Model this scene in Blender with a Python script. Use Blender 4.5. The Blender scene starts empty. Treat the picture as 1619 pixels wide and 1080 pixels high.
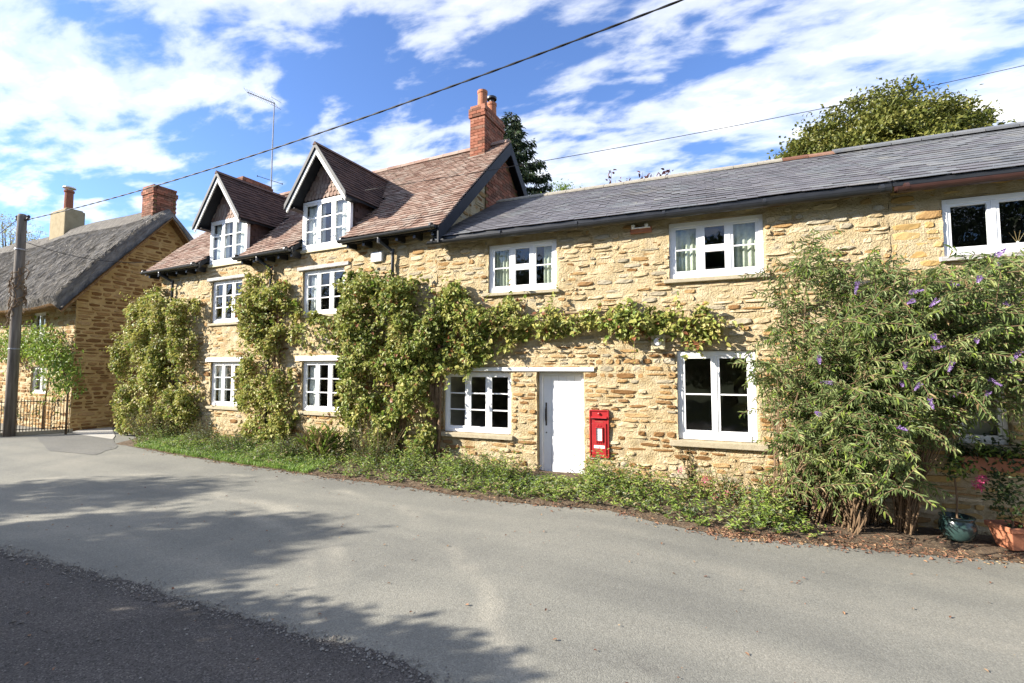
import bpy, math, random
import numpy as np
from mathutils import Matrix, Vector
random.seed(11)
rng = np.random.default_rng(11)
S = bpy.context.scene
COL = S.collection
rad = math.radians

# ------------------------------------------------------------------ camera
W0, H0, FPX = 1619.0, 1080.0, 740.0
PITCH, YAW = rad(3.3), rad(22.0)
CAM = np.array([2.177, -7.574, 1.836])
cd = bpy.data.cameras.new('camera'); cam = bpy.data.objects.new('camera', cd); COL.objects.link(cam)
cd.sensor_width = 36; cd.lens = FPX / W0 * 36; cd.clip_end = 2000; cd.clip_start = .05
cam.location = CAM; cam.rotation_euler = (rad(90) + PITCH, 0, YAW); S.camera = cam

# ------------------------------------------------------------------ light
SUN_AZ, SUN_EL = rad(56), rad(25.5)          # azimuth measured from the facade's normal towards the left
sv = Vector((-math.sin(SUN_AZ) * math.cos(SUN_EL), -math.cos(SUN_AZ) * math.cos(SUN_EL), math.sin(SUN_EL)))
sd = bpy.data.lights.new('sun', 'SUN'); sun = bpy.data.objects.new('sun', sd); COL.objects.link(sun)
sd.energy = 5.0; sd.angle = rad(.53); sd.color = (1, .93, .82)
sun.rotation_euler = sv.to_track_quat('Z', 'Y').to_euler(); sun.location = (-20, -20, 30)
S.view_settings.view_transform = 'Standard'; S.view_settings.look = 'None'
S.view_settings.exposure = 1.43; S.view_settings.gamma = 1

def N(nt, t, x=None, **k):
    n = nt.nodes.new(t)
    for a, b in k.items(): setattr(n, a, b)
    for a, b in (x or {}).items():
        if hasattr(b, 'is_output'): nt.links.new(b, n.inputs[a])
        else: n.inputs[a].default_value = b
    return n
def ramp(nt, fac, stops, mode='LINEAR'):
    r = nt.nodes.new('ShaderNodeValToRGB'); r.color_ramp.interpolation = mode
    e = r.color_ramp.elements
    while len(e) < len(stops): e.new(.5)
    for q, (p, c) in zip(e, stops):
        q.position = p; q.color = (*c, 1) if len(c) == 3 else c
    nt.links.new(fac, r.inputs[0]); return r.outputs[0]
def math_(nt, op, a, b=0., c=None):
    n = N(nt, 'ShaderNodeMath', {0: a, 1: b}, operation=op)
    if c is not None: n.inputs[2].default_value = c
    return n.outputs[0]

w = bpy.data.worlds.new('World'); S.world = w; w.use_nodes = True
nt = w.node_tree; nt.nodes.clear()
sky = N(nt, 'ShaderNodeTexSky', sky_type='NISHITA', sun_disc=False, sun_elevation=SUN_EL,
        sun_rotation=math.atan2(sv.x, sv.y), altitude=100, air_density=1.0, dust_density=.3, ozone_density=3.0)
tc = N(nt, 'ShaderNodeTexCoord')
sp = N(nt, 'ShaderNodeSeparateXYZ', {0: tc.outputs['Generated']})
zz = math_(nt, 'ADD', math_(nt, 'MAXIMUM', sp.outputs[2], .0), .16)
cx = math_(nt, 'DIVIDE', sp.outputs[0], zz); cy = math_(nt, 'DIVIDE', sp.outputs[1], zz)
cv = N(nt, 'ShaderNodeCombineXYZ', {0: cx, 1: cy, 2: 3.7})
mp = N(nt, 'ShaderNodeMapping', {0: cv.outputs[0]}); mp.inputs['Rotation'].default_value = (0, 0, rad(-28)); mp.inputs['Scale'].default_value = (.85, 1.6, 1)
n1 = N(nt, 'ShaderNodeTexNoise', {'Vector': mp.outputs[0], 'Scale': 1.25, 'Detail': 9, 'Roughness': .56, 'Distortion': .25})
n2 = N(nt, 'ShaderNodeTexNoise', {'Vector': mp.outputs[0], 'Scale': 5.0, 'Detail': 7, 'Roughness': .55, 'Distortion': .2})
cmix = math_(nt, 'ADD', math_(nt, 'MULTIPLY', n1.outputs[0], .52), math_(nt, 'MULTIPLY', n2.outputs[0], .48))
cov = ramp(nt, cmix, [(.43, (0, 0, 0)), (.52, (.5, .5, .5)), (.64, (1, 1, 1))], 'EASE')
ccol = ramp(nt, n2.outputs[0], [(.3, (4.8, 5.1, 5.6)), (.62, (6.8, 6.8, 6.7))])
blue = N(nt, 'ShaderNodeMixRGB', {0: 1.0, 1: sky.outputs[0], 2: (.84, .95, 1.22, 1)}, blend_type='MULTIPLY')
mx = N(nt, 'ShaderNodeMixRGB', {0: cov, 1: blue.outputs[0], 2: ccol})
bg = N(nt, 'ShaderNodeBackground', {0: mx.outputs[0], 1: .092})
out = N(nt, 'ShaderNodeOutputWorld', {0: bg.outputs[0]})

# ------------------------------------------------------------------ picture geometry: pixel -> direction -> point on a real surface
_fw = np.array([-math.sin(YAW) * math.cos(PITCH), math.cos(YAW) * math.cos(PITCH), math.sin(PITCH)])
_rt = np.array([math.cos(YAW), math.sin(YAW), 0.]); _up = np.cross(_rt, _fw)
def ray(px, py): return _fw + _rt * (px - W0 / 2) / FPX - _up * (py - H0 / 2) / FPX
def hit(px, py, P, n):
    d = ray(px, py); t = np.dot(np.asarray(P, float) - CAM, n) / np.dot(d, n); return CAM + t * d
DEL = rad(4.0)
J = np.array([-2.4, 0., 0.])                                  # where the two houses meet
EX = np.array([math.cos(DEL), -math.sin(DEL), 0]); EY = np.array([math.sin(DEL), math.cos(DEL), 0])
def RW(px, py, y=0.): return hit(px, py, (0, y, 0), np.array([0, 1., 0]))
def LW(px, py, y=0.): return hit(px, py, J + EY * y, EY)
def LL(px, py, y=0.):
    p = LW(px, py, y) - J; return np.array([p @ EX, p @ EY, p[2]])
def gz(x, y=0):
    t = np.clip((np.asarray(x, float) - .3) / 4.6, 0, 1); return -.22 * t * t * (3 - 2 * t)
def GP(px, py):
    z = 0.
    for _ in range(8):
        p = hit(px, py, (0, 0, z), np.array([0, 0, 1.])); z = float(gz(p[0]))
    return p
def wallpt(px, py, off=0.): return RW(px, py, -off) if px > 690 else LW(px, py, -off)

# ------------------------------------------------------------------ materials
def newmat(name):
    m = bpy.data.materials.new(name); m.use_nodes = True; nt = m.node_tree
    return m, nt, nt.nodes['Principled BSDF']
def piece_random(nt):
    g = N(nt, 'ShaderNodeNewGeometry'); o = N(nt, 'ShaderNodeObjectInfo')
    return math_(nt, 'FRACT', math_(nt, 'ADD', g.outputs['Random Per Island'], o.outputs['Random']))
def vmat(name, cols, rough=.8, scale=8., detail=5., piece=.0, bump=0., bscale=40., spec=.3, metal=0., stretch=(1, 1, 1), bdist=.01, world=True, stain=None):
    m, nt, b = newmat(name)
    co = N(nt, 'ShaderNodeNewGeometry').outputs['Position'] if world else N(nt, 'ShaderNodeTexCoord').outputs['Object']
    mp = N(nt, 'ShaderNodeMapping', {0: co}); mp.inputs['Scale'].default_value = stretch
    n = N(nt, 'ShaderNodeTexNoise', {'Vector': mp.outputs[0], 'Scale': scale, 'Detail': detail, 'Roughness': .62})
    f = N(nt, 'ShaderNodeMapRange', {0: n.outputs[0], 1: .28, 2: .72}).outputs[0]
    if piece:
        f = math_(nt, 'ADD', math_(nt, 'MULTIPLY', piece_random(nt), piece), math_(nt, 'MULTIPLY', f, 1 - piece))
    k = len(cols) - 1
    c = ramp(nt, f, [(i / k if k else 0, col) for i, col in enumerate(cols)]) if k else None
    if c is None: b.inputs['Base Color'].default_value = (*cols[0], 1)
    else:
        if stain:
            s = N(nt, 'ShaderNodeTexNoise', {'Vector': co, 'Scale': stain[0], 'Detail': 6, 'Roughness': .6})
            sf = N(nt, 'ShaderNodeMapRange', {0: s.outputs[0], 1: stain[2], 2: stain[2] + .16}).outputs[0]
            c = N(nt, 'ShaderNodeMixRGB', {0: math_(nt, 'MULTIPLY', sf, stain[3] if len(stain) > 3 else .8), 1: c, 2: (*stain[1], 1)}).outputs[0]
        nt.links.new(c, b.inputs['Base Color'])
    b.inputs['Roughness'].default_value = rough; b.inputs['Specular IOR Level'].default_value = spec; b.inputs['Metallic'].default_value = metal
    if bump:
        bn = N(nt, 'ShaderNodeTexNoise', {'Vector': mp.outputs[0], 'Scale': bscale, 'Detail': 6, 'Roughness': .65})
        bp = N(nt, 'ShaderNodeBump', {'Strength': bump, 'Distance': bdist, 'Height': bn.outputs[0]})
        nt.links.new(bp.outputs[0], b.inputs['Normal'])
    return m
def leafmat(name, cols, trans=.3, rough=.5):
    m, nt, b = newmat(name)
    n = N(nt, 'ShaderNodeTexNoise', {'Vector': N(nt, 'ShaderNodeNewGeometry').outputs['Position'], 'Scale': 2.2, 'Detail': 2})
    f = math_(nt, 'ADD', math_(nt, 'MULTIPLY', piece_random(nt), .6), math_(nt, 'MULTIPLY', N(nt, 'ShaderNodeMapRange', {0: n.outputs[0], 1: .3, 2: .7}).outputs[0], .4))
    k = len(cols) - 1
    c = ramp(nt, f, [(i / k, col) for i, col in enumerate(cols)])
    nt.links.new(c, b.inputs['Base Color']); b.inputs['Roughness'].default_value = rough; b.inputs['Specular IOR Level'].default_value = .35
    t = N(nt, 'ShaderNodeBsdfTranslucent'); nt.links.new(c, t.inputs[0])
    ms = N(nt, 'ShaderNodeMixShader', {0: trans, 1: b.outputs[0], 2: t.outputs[0]})
    nt.links.new(ms.outputs[0], nt.nodes['Material Output'].inputs[0]); return m
def glassmat():
    m, nt, b = newmat('window_glass'); nt.nodes.remove(b)
    bn = N(nt, 'ShaderNodeTexNoise', {'Vector': N(nt, 'ShaderNodeNewGeometry').outputs['Position'], 'Scale': 5, 'Detail': 1})
    bp = N(nt, 'ShaderNodeBump', {'Strength': .12, 'Distance': .02, 'Height': bn.outputs[0]})
    g = N(nt, 'ShaderNodeBsdfGlossy', {'Roughness': .01, 'Normal': bp.outputs[0]}); t = N(nt, 'ShaderNodeBsdfTransparent', {0: (.86, .9, .88, 1)})
    ge = N(nt, 'ShaderNodeNewGeometry'); dt = math_(nt, 'ABSOLUTE', N(nt, 'ShaderNodeVectorMath', {0: ge.outputs['Normal'], 1: ge.outputs['Incoming']}, operation='DOT_PRODUCT').outputs['Value'])
    fr = math_(nt, 'ADD', math_(nt, 'MULTIPLY', math_(nt, 'POWER', math_(nt, 'SUBTRACT', 1.0, dt), 5.0), .85), .08)
    ms = N(nt, 'ShaderNodeMixShader', {0: fr, 1: t.outputs[0], 2: g.outputs[0]})
    nt.links.new(ms.outputs[0], nt.nodes['Material Output'].inputs[0]); return m
M = {}
M['mortar'] = vmat('lime_mortar', [(.40, .295, .155), (.52, .42, .255), (.61, .52, .36)], .95, 4.5, 10, bump=1, bscale=38, bdist=.05, spec=.1, stain=(3.2, (.36, .23, .10), .53, .65))
M['mortar2'] = vmat('ashlar_mortar', [(.40, .27, .11), (.50, .36, .17)], .95, 5, 8, bump=.7, bscale=40, spec=.1)
M['mortar3'] = vmat('dark_joint_mortar', [(.12, .08, .035), (.22, .15, .075)], .95, 6, 8, bump=.8, bscale=40, spec=.1)
M['st_pale'] = vmat('pale_stone', [(.37, .275, .15), (.49, .385, .235), (.58, .49, .34)], .92, 9, 8, .55, .9, 45, .12, bdist=.015)
M['st_tan'] = vmat('tan_ironstone', [(.27, .155, .06), (.36, .225, .10), (.42, .30, .16)], .92, 9, 8, .55, .9, 45, .12, bdist=.015)
M['st_brown'] = vmat('brown_ironstone', [(.13, .068, .028), (.215, .115, .045), (.28, .17, .08)], .92, 11, 8, .6, .9, 45, .12, bdist=.015)
M['st_grey'] = vmat('lichened_stone', [(.22, .19, .13), (.36, .31, .22), (.46, .41, .31)], .92, 12, 8, .5, .9, 45, .12, bdist=.015)
M['ashlar'] = vmat('ochre_ashlar', [(.34, .21, .075), (.44, .295, .12), (.50, .37, .18)], .9, 7, 8, .6, .6, 50, .12)
M['brick'] = vmat('red_brick', [(.17, .065, .04), (.27, .105, .065), (.36, .185, .125)], .9, 14, 6, .6, .7, 60, .15, stain=(6, (.12, .085, .06), .58, .6))
M['brick_dk'] = vmat('weathered_brick', [(.10, .05, .035), (.18, .085, .055), (.25, .15, .11)], .92, 14, 6, .6, .7, 60, .15)
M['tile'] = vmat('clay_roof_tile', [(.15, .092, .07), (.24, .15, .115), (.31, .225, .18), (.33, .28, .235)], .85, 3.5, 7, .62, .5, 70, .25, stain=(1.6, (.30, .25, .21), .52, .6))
M['tile_brown_shaded'] = vmat('brown_tile_shaded', [(.045, .03, .028), (.085, .052, .045), (.12, .075, .06)], .85, 4, 6, .6, .5, 70, .25)  # brown dormer tile; shade of the right-hand slopes is put into its colour
M['slate'] = vmat('roof_slate', [(.068, .066, .073), (.108, .104, .114), (.15, .146, .154)], .55, 4, 7, .42, .35, 50, .45, stain=(1.3, (.21, .20, .175), .57, .6))
M['slate2'] = vmat('grey_slate', [(.08, .085, .092), (.125, .13, .137), (.17, .17, .168)], .55, 4, 7, .55, .35, 50, .45, stain=(1.8, (.25, .235, .19), .59, .6))
M['lead'] = vmat('mortar_flaunching', [(.22, .20, .165), (.33, .305, .25)], .9, 12, 6, bump=.6, bscale=60)
M['white'] = vmat('white_gloss_paint', [(.76, .77, .78), (.84, .84, .84)], .38, 4, 5, bump=.08, bscale=60, spec=.4)
M['white_worn'] = vmat('worn_white_paint', [(.50, .49, .45), (.70, .69, .66), (.78, .77, .74)], .7, 12, 7, bump=.4, bscale=50)
M['upvc'] = vmat('white_plastic_frame', [(.78, .79, .80)], .3, spec=.5)
M['black'] = vmat('black_gutter_paint', [(.012, .013, .015), (.022, .023, .026)], .35, 6, 4, spec=.5)
M['navy'] = vmat('blue_black_bargeboard', [(.008, .010, .014), (.018, .021, .028)], .6, 6, 6, bump=.2, bscale=40)
M['brown_pl'] = vmat('brown_gutter', [(.03, .013, .010), (.055, .024, .018)], .4, 5, 4, spec=.4)
M['sill'] = vmat('stone_sill', [(.30, .255, .17), (.42, .365, .26)], .9, 14, 7, bump=.5, bscale=60)
M['timber_gr'] = vmat('grey_weathered_timber', [(.20, .185, .165), (.40, .385, .36), (.56, .55, .53)], .85, 5, 8, bump=.7, bscale=18, stretch=(1, 4, 9))
M['interior'] = vmat('interior_plaster', [(.42, .38, .31), (.52, .48, .40)], .9, 2, 2)
M['glass'] = glassmat()
M['curtain'] = vmat('sage_curtain', [(.40, .43, .34), (.55, .57, .47)], .9, 20, 3, bump=.2, bscale=120)
M['net'] = vmat('white_curtain', [(.66, .66, .64), (.76, .76, .74)], .9, 12, 3, bump=.2, bscale=100)
M['red'] = vmat('red_enamel', [(.29, .014, .018), (.36, .024, .026)], .38, 8, 4, bump=.08, bscale=40, spec=.45)
M['red_dk'] = vmat('letter_slot_dark', [(.012, .004, .004)], .7)
M['paper'] = vmat('white_notice_card', [(.80, .80, .78)], .6)
M['ink'] = vmat('grey_print', [(.32, .33, .36)], .7)
M['cream'] = vmat('cream_plastic', [(.46, .40, .25), (.52, .45, .29)], .6, 10, 3)
M['terracotta'] = vmat('terracotta', [(.32, .12, .065), (.42, .18, .10)], .85, 10, 6, bump=.3, bscale=50)
M['pot_glaze'] = vmat('green_glaze', [(.014, .034, .034), (.035, .065, .06)], .22, 6, 5, spec=.55)
M['soil'] = vmat('soil', [(.05, .035, .022), (.12, .085, .055), (.19, .145, .095)], 1, 12, 8, bump=1, bscale=30, bdist=.03)
M['bark'] = vmat('bark', [(.06, .045, .032), (.13, .10, .07)], .95, 12, 7, bump=.9, bscale=25, stretch=(1, 1, .3), bdist=.02)
M['stem'] = vmat('woody_stem', [(.10, .062, .035), (.22, .15, .09)], .9, 12, 5, bump=.5, bscale=60)
M['pole'] = vmat('weathered_pole_wood', [(.07, .06, .05), (.15, .13, .11), (.22, .195, .17)], .9, 6, 8, bump=.7, bscale=25, stretch=(3, 3, .2), bdist=.015)
M['iron'] = vmat('iron', [(.02, .018, .016), (.06, .045, .035)], .6, 20, 4)
M['cable'] = vmat('black_cable', [(.013, .013, .014)], .55)
M['alu'] = vmat('aluminium_mast', [(.20, .20, .21), (.34, .34, .35)], .4, 8, 3, metal=.6)
M['thatch'] = vmat('grey_thatch', [(.11, .10, .09), (.20, .187, .167), (.30, .28, .25)], .97, 5, 9, bump=1, bscale=13, stretch=(4.5, .7, .7), bdist=.09, spec=.1, stain=(.9, (.06, .055, .05), .52, .6))
M['thatch_edge'] = vmat('brown_thatch_edge', [(.10, .055, .025), (.22, .13, .06), (.30, .20, .10)], .97, 20, 8, bump=1, bscale=40, stretch=(1, 1, 1), bdist=.03, spec=.1)
M['straw'] = vmat('grey_straw', [(.13, .122, .11), (.29, .27, .24), (.45, .42, .37)], .95, 1.5, 4, .7, spec=.1)
M['render'] = vmat('buff_render', [(.24, .19, .11), (.34, .28, .175)], .95, 5, 7, bump=.5, bscale=30)
M['petal_purple'] = leafmat('purple_petals', [(.24, .15, .36), (.36, .24, .5), (.47, .34, .58)], .25)
M['petal_pink'] = leafmat('pink_petals', [(.55, .05, .16), (.7, .16, .30)], .3)
M['lf_vine'] = leafmat('climber_leaf', [(.10, .115, .022), (.22, .235, .045), (.35, .345, .08), (.47, .44, .13), (.5, .42, .18)])
M['lf_vine2'] = leafmat('dark_climber_leaf', [(.06, .085, .018), (.14, .18, .034), (.25, .28, .06), (.38, .37, .10), (.38, .26, .12)])
M['lf_red'] = leafmat('red_autumn_leaf', [(.16, .06, .03), (.28, .11, .05), (.22, .15, .05)])
M['lf_bud'] = leafmat('grey_green_leaf', [(.065, .095, .032), (.125, .175, .06), (.22, .27, .10), (.36, .38, .15)], .3)
M['lf_green'] = leafmat('bright_green_leaf', [(.07, .125, .02), (.16, .245, .036), (.28, .36, .07), (.42, .43, .15)], .35)
M['lf_silver'] = leafmat('silver_green_leaf', [(.09, .12, .07), (.17, .20, .12), (.26, .27, .16)], .25)
M['lf_dry'] = leafmat('dry_stalks', [(.16, .10, .045), (.28, .20, .10), (.36, .29, .17)], .2)
M['lf_grass'] = leafmat('grass_blade', [(.09, .17, .02), (.17, .29, .04), (.28, .40, .07)], .35)
M['lf_lime'] = leafmat('lime_tree_leaf', [(.045, .06, .010), (.09, .11, .02), (.17, .175, .035), (.32, .28, .08)], .3)
M['lf_dark'] = leafmat('dark_tree_leaf', [(.018, .035, .01), (.04, .065, .018), (.07, .10, .03)], .25)
M['lf_fir'] = leafmat('fir_needles', [(.015, .03, .016), (.035, .06, .025), (.075, .10, .03)], .15)
M['lf_plum'] = leafmat('plum_leaf', [(.05, .018, .02), (.10, .03, .035), (.16, .06, .05)], .2)
M['lf_wist'] = leafmat('wisteria_leaf', [(.10, .16, .025), (.20, .29, .045), (.32, .41, .075)], .35)
M['lf_fall'] = leafmat('fallen_leaf', [(.10, .045, .03), (.19, .09, .055), (.28, .16, .09), (.36, .30, .16)], .1, .7)

def asphalt(name, cols, light, speck=.5, bump=.55, tracks=0.):
    m, nt, b = newmat(name)
    pos = N(nt, 'ShaderNodeNewGeometry').outputs['Position']
    big = N(nt, 'ShaderNodeTexNoise', {'Vector': pos, 'Scale': .55, 'Detail': 8, 'Roughness': .65, 'Distortion': .8})
    mp = N(nt, 'ShaderNodeMapping', {0: pos}); mp.inputs['Scale'].default_value = (.13, 1.5, 1); mp.inputs['Rotation'].default_value = (0, 0, .06)
    tr = N(nt, 'ShaderNodeTexNoise', {'Vector': mp.outputs[0], 'Scale': 1.0, 'Detail': 5})
    sm = N(nt, 'ShaderNodeTexVoronoi', {'Vector': pos, 'Scale': 120})
    fine = N(nt, 'ShaderNodeTexNoise', {'Vector': pos, 'Scale': 70, 'Detail': 4, 'Roughness': .7})
    f = math_(nt, 'ADD', math_(nt, 'MULTIPLY', big.outputs[0], .5), math_(nt, 'MULTIPLY', tr.outputs[0], .5))
    c = ramp(nt, N(nt, 'ShaderNodeMapRange', {0: f, 1: .36, 2: .64}).outputs[0], [(0, cols[0]), (.5, cols[1]), (1, cols[2])])
    if tracks:                                   # dusty tyre arcs turning into the drive, oil drips, a worn crown
        w_ = N(nt, 'ShaderNodeTexNoise', {'Vector': pos, 'Scale': 1.3, 'Detail': 3})
        dv = N(nt, 'ShaderNodeVectorMath', {0: pos, 1: (-4.2, -7.6, 0)}, operation='DISTANCE').outputs['Value']
        dd_ = math_(nt, 'ADD', dv, math_(nt, 'MULTIPLY', w_.outputs[0], .5))
        band = None
        for r0 in (4.75, 5.05, 6.15):
            q = N(nt, 'ShaderNodeMapRange', {0: math_(nt, 'ABSOLUTE', math_(nt, 'SUBTRACT', dd_, r0)), 1: .02, 2: .16, 3: 1., 4: 0.}).outputs[0]
            band = q if band is None else math_(nt, 'MAXIMUM', band, q)
        brk = N(nt, 'ShaderNodeMapRange', {0: N(nt, 'ShaderNodeTexNoise', {'Vector': pos, 'Scale': .9, 'Detail': 4}).outputs[0], 1: .47, 2: .66}).outputs[0]
        c = N(nt, 'ShaderNodeMixRGB', {0: math_(nt, 'MULTIPLY', math_(nt, 'MULTIPLY', band, brk), tracks), 1: c, 2: (.37, .345, .28, 1)}).outputs[0]
        oil = N(nt, 'ShaderNodeTexNoise', {'Vector': pos, 'Scale': 2.4, 'Detail': 3}).outputs[0]
        c = N(nt, 'ShaderNodeMixRGB', {0: N(nt, 'ShaderNodeMapRange', {0: oil, 1: .69, 2: .76, 4: .35}).outputs[0], 1: c, 2: (.09, .085, .08, 1)}).outputs[0]
    sc = N(nt, 'ShaderNodeSeparateColor', {0: sm.outputs['Color']})
    v = ramp(nt, sc.outputs[0], [(0, (1 - speck,) * 3), (.45, (.95,) * 3), (.86, (1.08,) * 3), (1, (1 + speck * light,) * 3)])
    c2 = N(nt, 'ShaderNodeMixRGB', {0: 1., 1: c, 2: v}, blend_type='MULTIPLY')
    nt.links.new(c2.outputs[0], b.inputs['Base Color'])
    b.inputs['Roughness'].default_value = .88; b.inputs['Specular IOR Level'].default_value = .25
    h = math_(nt, 'ADD', math_(nt, 'MULTIPLY', sm.outputs['Distance'], -1.0), fine.outputs[0])
    bp = N(nt, 'ShaderNodeBump', {'Strength': bump, 'Distance': .004, 'Height': h}); nt.links.new(bp.outputs[0], b.inputs['Normal'])
    return m
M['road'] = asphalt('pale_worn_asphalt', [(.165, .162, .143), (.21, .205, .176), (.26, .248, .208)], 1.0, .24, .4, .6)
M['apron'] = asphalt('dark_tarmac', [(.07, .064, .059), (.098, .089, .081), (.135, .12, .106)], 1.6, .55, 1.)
M['patch'] = asphalt('tarmac_part_shade', [(.145, .143, .132), (.17, .166, .15), (.20, .194, .172)], 1.0, .4)  # dark tarmac with some shadow mixed into the colour
M['grit'] = vmat('grit', [(.10, .09, .08), (.18, .165, .145), (.33, .31, .27)], .9, 30, 2, .9)
M['path'] = vmat('pale_concrete', [(.36, .34, .30), (.48, .46, .42)], .9, 5, 6, bump=.4, bscale=40)
M['field'] = vmat('grass_ground', [(.05, .07, .02), (.10, .12, .04)], 1, 2, 6, bump=.6, bscale=20)

# ------------------------------------------------------------------ mesh helpers
def np_mesh(name, V, F, mats, mi=None, smooth=False):
    V = np.asarray(V, np.float32); F = np.asarray(F, np.int32); k = F.shape[1]
    me = bpy.data.meshes.new(name)
    me.vertices.add(len(V)); me.vertices.foreach_set('co', V.ravel())
    me.loops.add(F.size); me.loops.foreach_set('vertex_index', F.ravel())
    me.polygons.add(len(F)); me.polygons.foreach_set('loop_start', np.arange(0, F.size, k, dtype=np.int32))
    for m in (mats if isinstance(mats, (list, tuple)) else [mats]): me.materials.append(M[m])
    if mi is not None: me.polygons.foreach_set('material_index', np.asarray(mi, np.int32))
    me.polygons.foreach_set('use_smooth', np.full(len(F), smooth))
    me.update(calc_edges=True); me.validate(); return me
def link(name, me, parent=None):
    o = bpy.data.objects.new(name, me); COL.objects.link(o)
    if parent is not None: o.parent = parent
    return o
def tag(o, label, cat, group=None):
    o['label'] = label; o['category'] = cat
    if group: o['group'] = group
    return o
def thing(name, label, cat, loc=(0, 0, 0), rz=0., group=None):
    o = bpy.data.objects.new(name, None); COL.objects.link(o); o.location = loc; o.rotation_euler = (0, 0, rz); o.empty_display_size = .2
    return tag(o, label, cat, group)
def kind(o, k): o['kind'] = k; return o
class MB:
    def __init__(s): s.V = []; s.F = []; s.m = []
    def add(s, V, F, m=0):
        b = len(s.V); s.V += [tuple(map(float, v)) for v in V]; s.F += [tuple(i + b for i in f) for f in F]; s.m += [m] * len(F); return s
    def box(s, x0, x1, y0, y1, z0, z1, m=0):
        return s.add([(x0, y0, z0), (x1, y0, z0), (x1, y1, z0), (x0, y1, z0), (x0, y0, z1), (x1, y0, z1), (x1, y1, z1), (x0, y1, z1)],
                     [(0, 3, 2, 1), (4, 5, 6, 7), (0, 1, 5, 4), (1, 2, 6, 5), (2, 3, 7, 6), (3, 0, 4, 7)], m)
    def prism(s, pts, d, m=0):                      # polygon pts (3D) pushed along d
        n = len(pts); P = [np.array(p, float) for p in pts]; Q = [p + np.array(d, float) for p in P]
        return s.add(P + Q, [tuple(range(n))[::-1], tuple(range(n, 2 * n))] + [(i, (i + 1) % n, n + (i + 1) % n, n + i) for i in range(n)], m)
    def tube(s, path, r, n=8, m=0, caps=True):
        path = [np.array(p, float) for p in path]; k = len(path); rr = r if isinstance(r, (list, tuple, np.ndarray)) else [r] * k
        V = []; u = None
        for i, p in enumerate(path):
            t = path[min(i + 1, k - 1)] - path[max(i - 1, 0)]; t /= (np.linalg.norm(t) + 1e-9)
            if u is None: u = np.cross(t, (0, 0, 1.) if abs(t[2]) < .9 else (1., 0, 0))
            u = u - t * (u @ t); u /= (np.linalg.norm(u) + 1e-9); v = np.cross(t, u)
            for j in range(n):
                a = 2 * math.pi * j / n; V.append(p + rr[i] * (math.cos(a) * u + math.sin(a) * v))
        F = [(i * n + j, i * n + (j + 1) % n, (i + 1) * n + (j + 1) % n, (i + 1) * n + j) for i in range(k - 1) for j in range(n)]
        if caps: F += [tuple(range(n))[::-1], tuple(range((k - 1) * n, k * n))]
        return s.add(V, F, m)
    def lathe(s, prof, c=(0, 0, 0), n=20, m=0):
        V = [(c[0] + r * math.cos(2 * math.pi * j / n), c[1] + r * math.sin(2 * math.pi * j / n), c[2] + z) for r, z in prof for j in range(n)]
        F = [(i * n + j, i * n + (j + 1) % n, (i + 1) * n + (j + 1) % n, (i + 1) * n + j) for i in range(len(prof) - 1) for j in range(n)]
        F += [tuple(range(n))[::-1], tuple(range((len(prof) - 1) * n, len(prof) * n))]
        return s.add(V, F, m)
    def build(s, name, mats, parent=None, smooth=False, bevel=0.):
        me = bpy.data.meshes.new(name); me.from_pydata(s.V, [], s.F)
        for q in (mats if isinstance(mats, (list, tuple)) else [mats]): me.materials.append(M[q])
        me.polygons.foreach_set('material_index', s.m)
        me.polygons.foreach_set('use_smooth', [smooth] * len(s.F)); me.update()
        o = link(name, me, parent)
        if bevel:
            b = o.modifiers.new('bevel', 'BEVEL'); b.width = bevel; b.segments = 2; b.limit_method = 'ANGLE'
        return o
_lat = {}
def vnoise(x, y, sc, seed=0):
    if seed not in _lat: _lat[seed] = np.random.default_rng(seed + 99).random((128, 128))
    T = _lat[seed]; x = np.asarray(x) / sc; y = np.asarray(y) / sc
    xi = np.floor(x).astype(int); yi = np.floor(y).astype(int); fx = x - xi; fy = y - yi
    fx = fx * fx * (3 - 2 * fx); fy = fy * fy * (3 - 2 * fy)
    g = lambda a, b: T[a % 128, b % 128]
    return (g(xi, yi) * (1 - fx) + g(xi + 1, yi) * fx) * (1 - fy) + (g(xi, yi + 1) * (1 - fx) + g(xi + 1, yi + 1) * fx) * fy

def unit(a): return a / (np.linalg.norm(a, axis=-1, keepdims=True) + 1e-9)
def leaf_mesh(P, T, Nn, size, asp, curl=.18, fold=.14, simple=False):
    """P base, T tip direction, Nn rough normal; six corners, folded along the midrib"""
    T = unit(T); B = unit(np.cross(Nn, T)); Nn = np.cross(T, B); s = np.asarray(size)[:, None]; a = np.asarray(asp)
    a = (a if a.ndim else np.full(len(P), float(a)))[:, None]
    if simple:
        V = np.stack([P, P + T * s * .5 + B * s * a * .5 + Nn * s * fold * a, P + T * s - Nn * s * curl, P + T * s * .5 - B * s * a * .5 + Nn * s * fold * a], 1)
        return V.reshape(-1, 3), np.arange(len(P) * 4).reshape(-1, 4)
    V = np.stack([P, P + T * s * .3 + B * s * a * .5 + Nn * s * fold * a, P + T * s * .7 + B * s * a * .38 + Nn * s * (fold * a - curl * .4), P + T * s - Nn * s * curl,
                  P + T * s * .7 - B * s * a * .38 + Nn * s * (fold * a - curl * .4), P + T * s * .3 - B * s * a * .5 + Nn * s * fold * a], 1)
    i = np.arange(len(P))[:, None] * 6
    F = np.concatenate([i + np.array([[0, 1, 2, 3]]), i + np.array([[0, 3, 4, 5]])])
    return V.reshape(-1, 3), F
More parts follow.
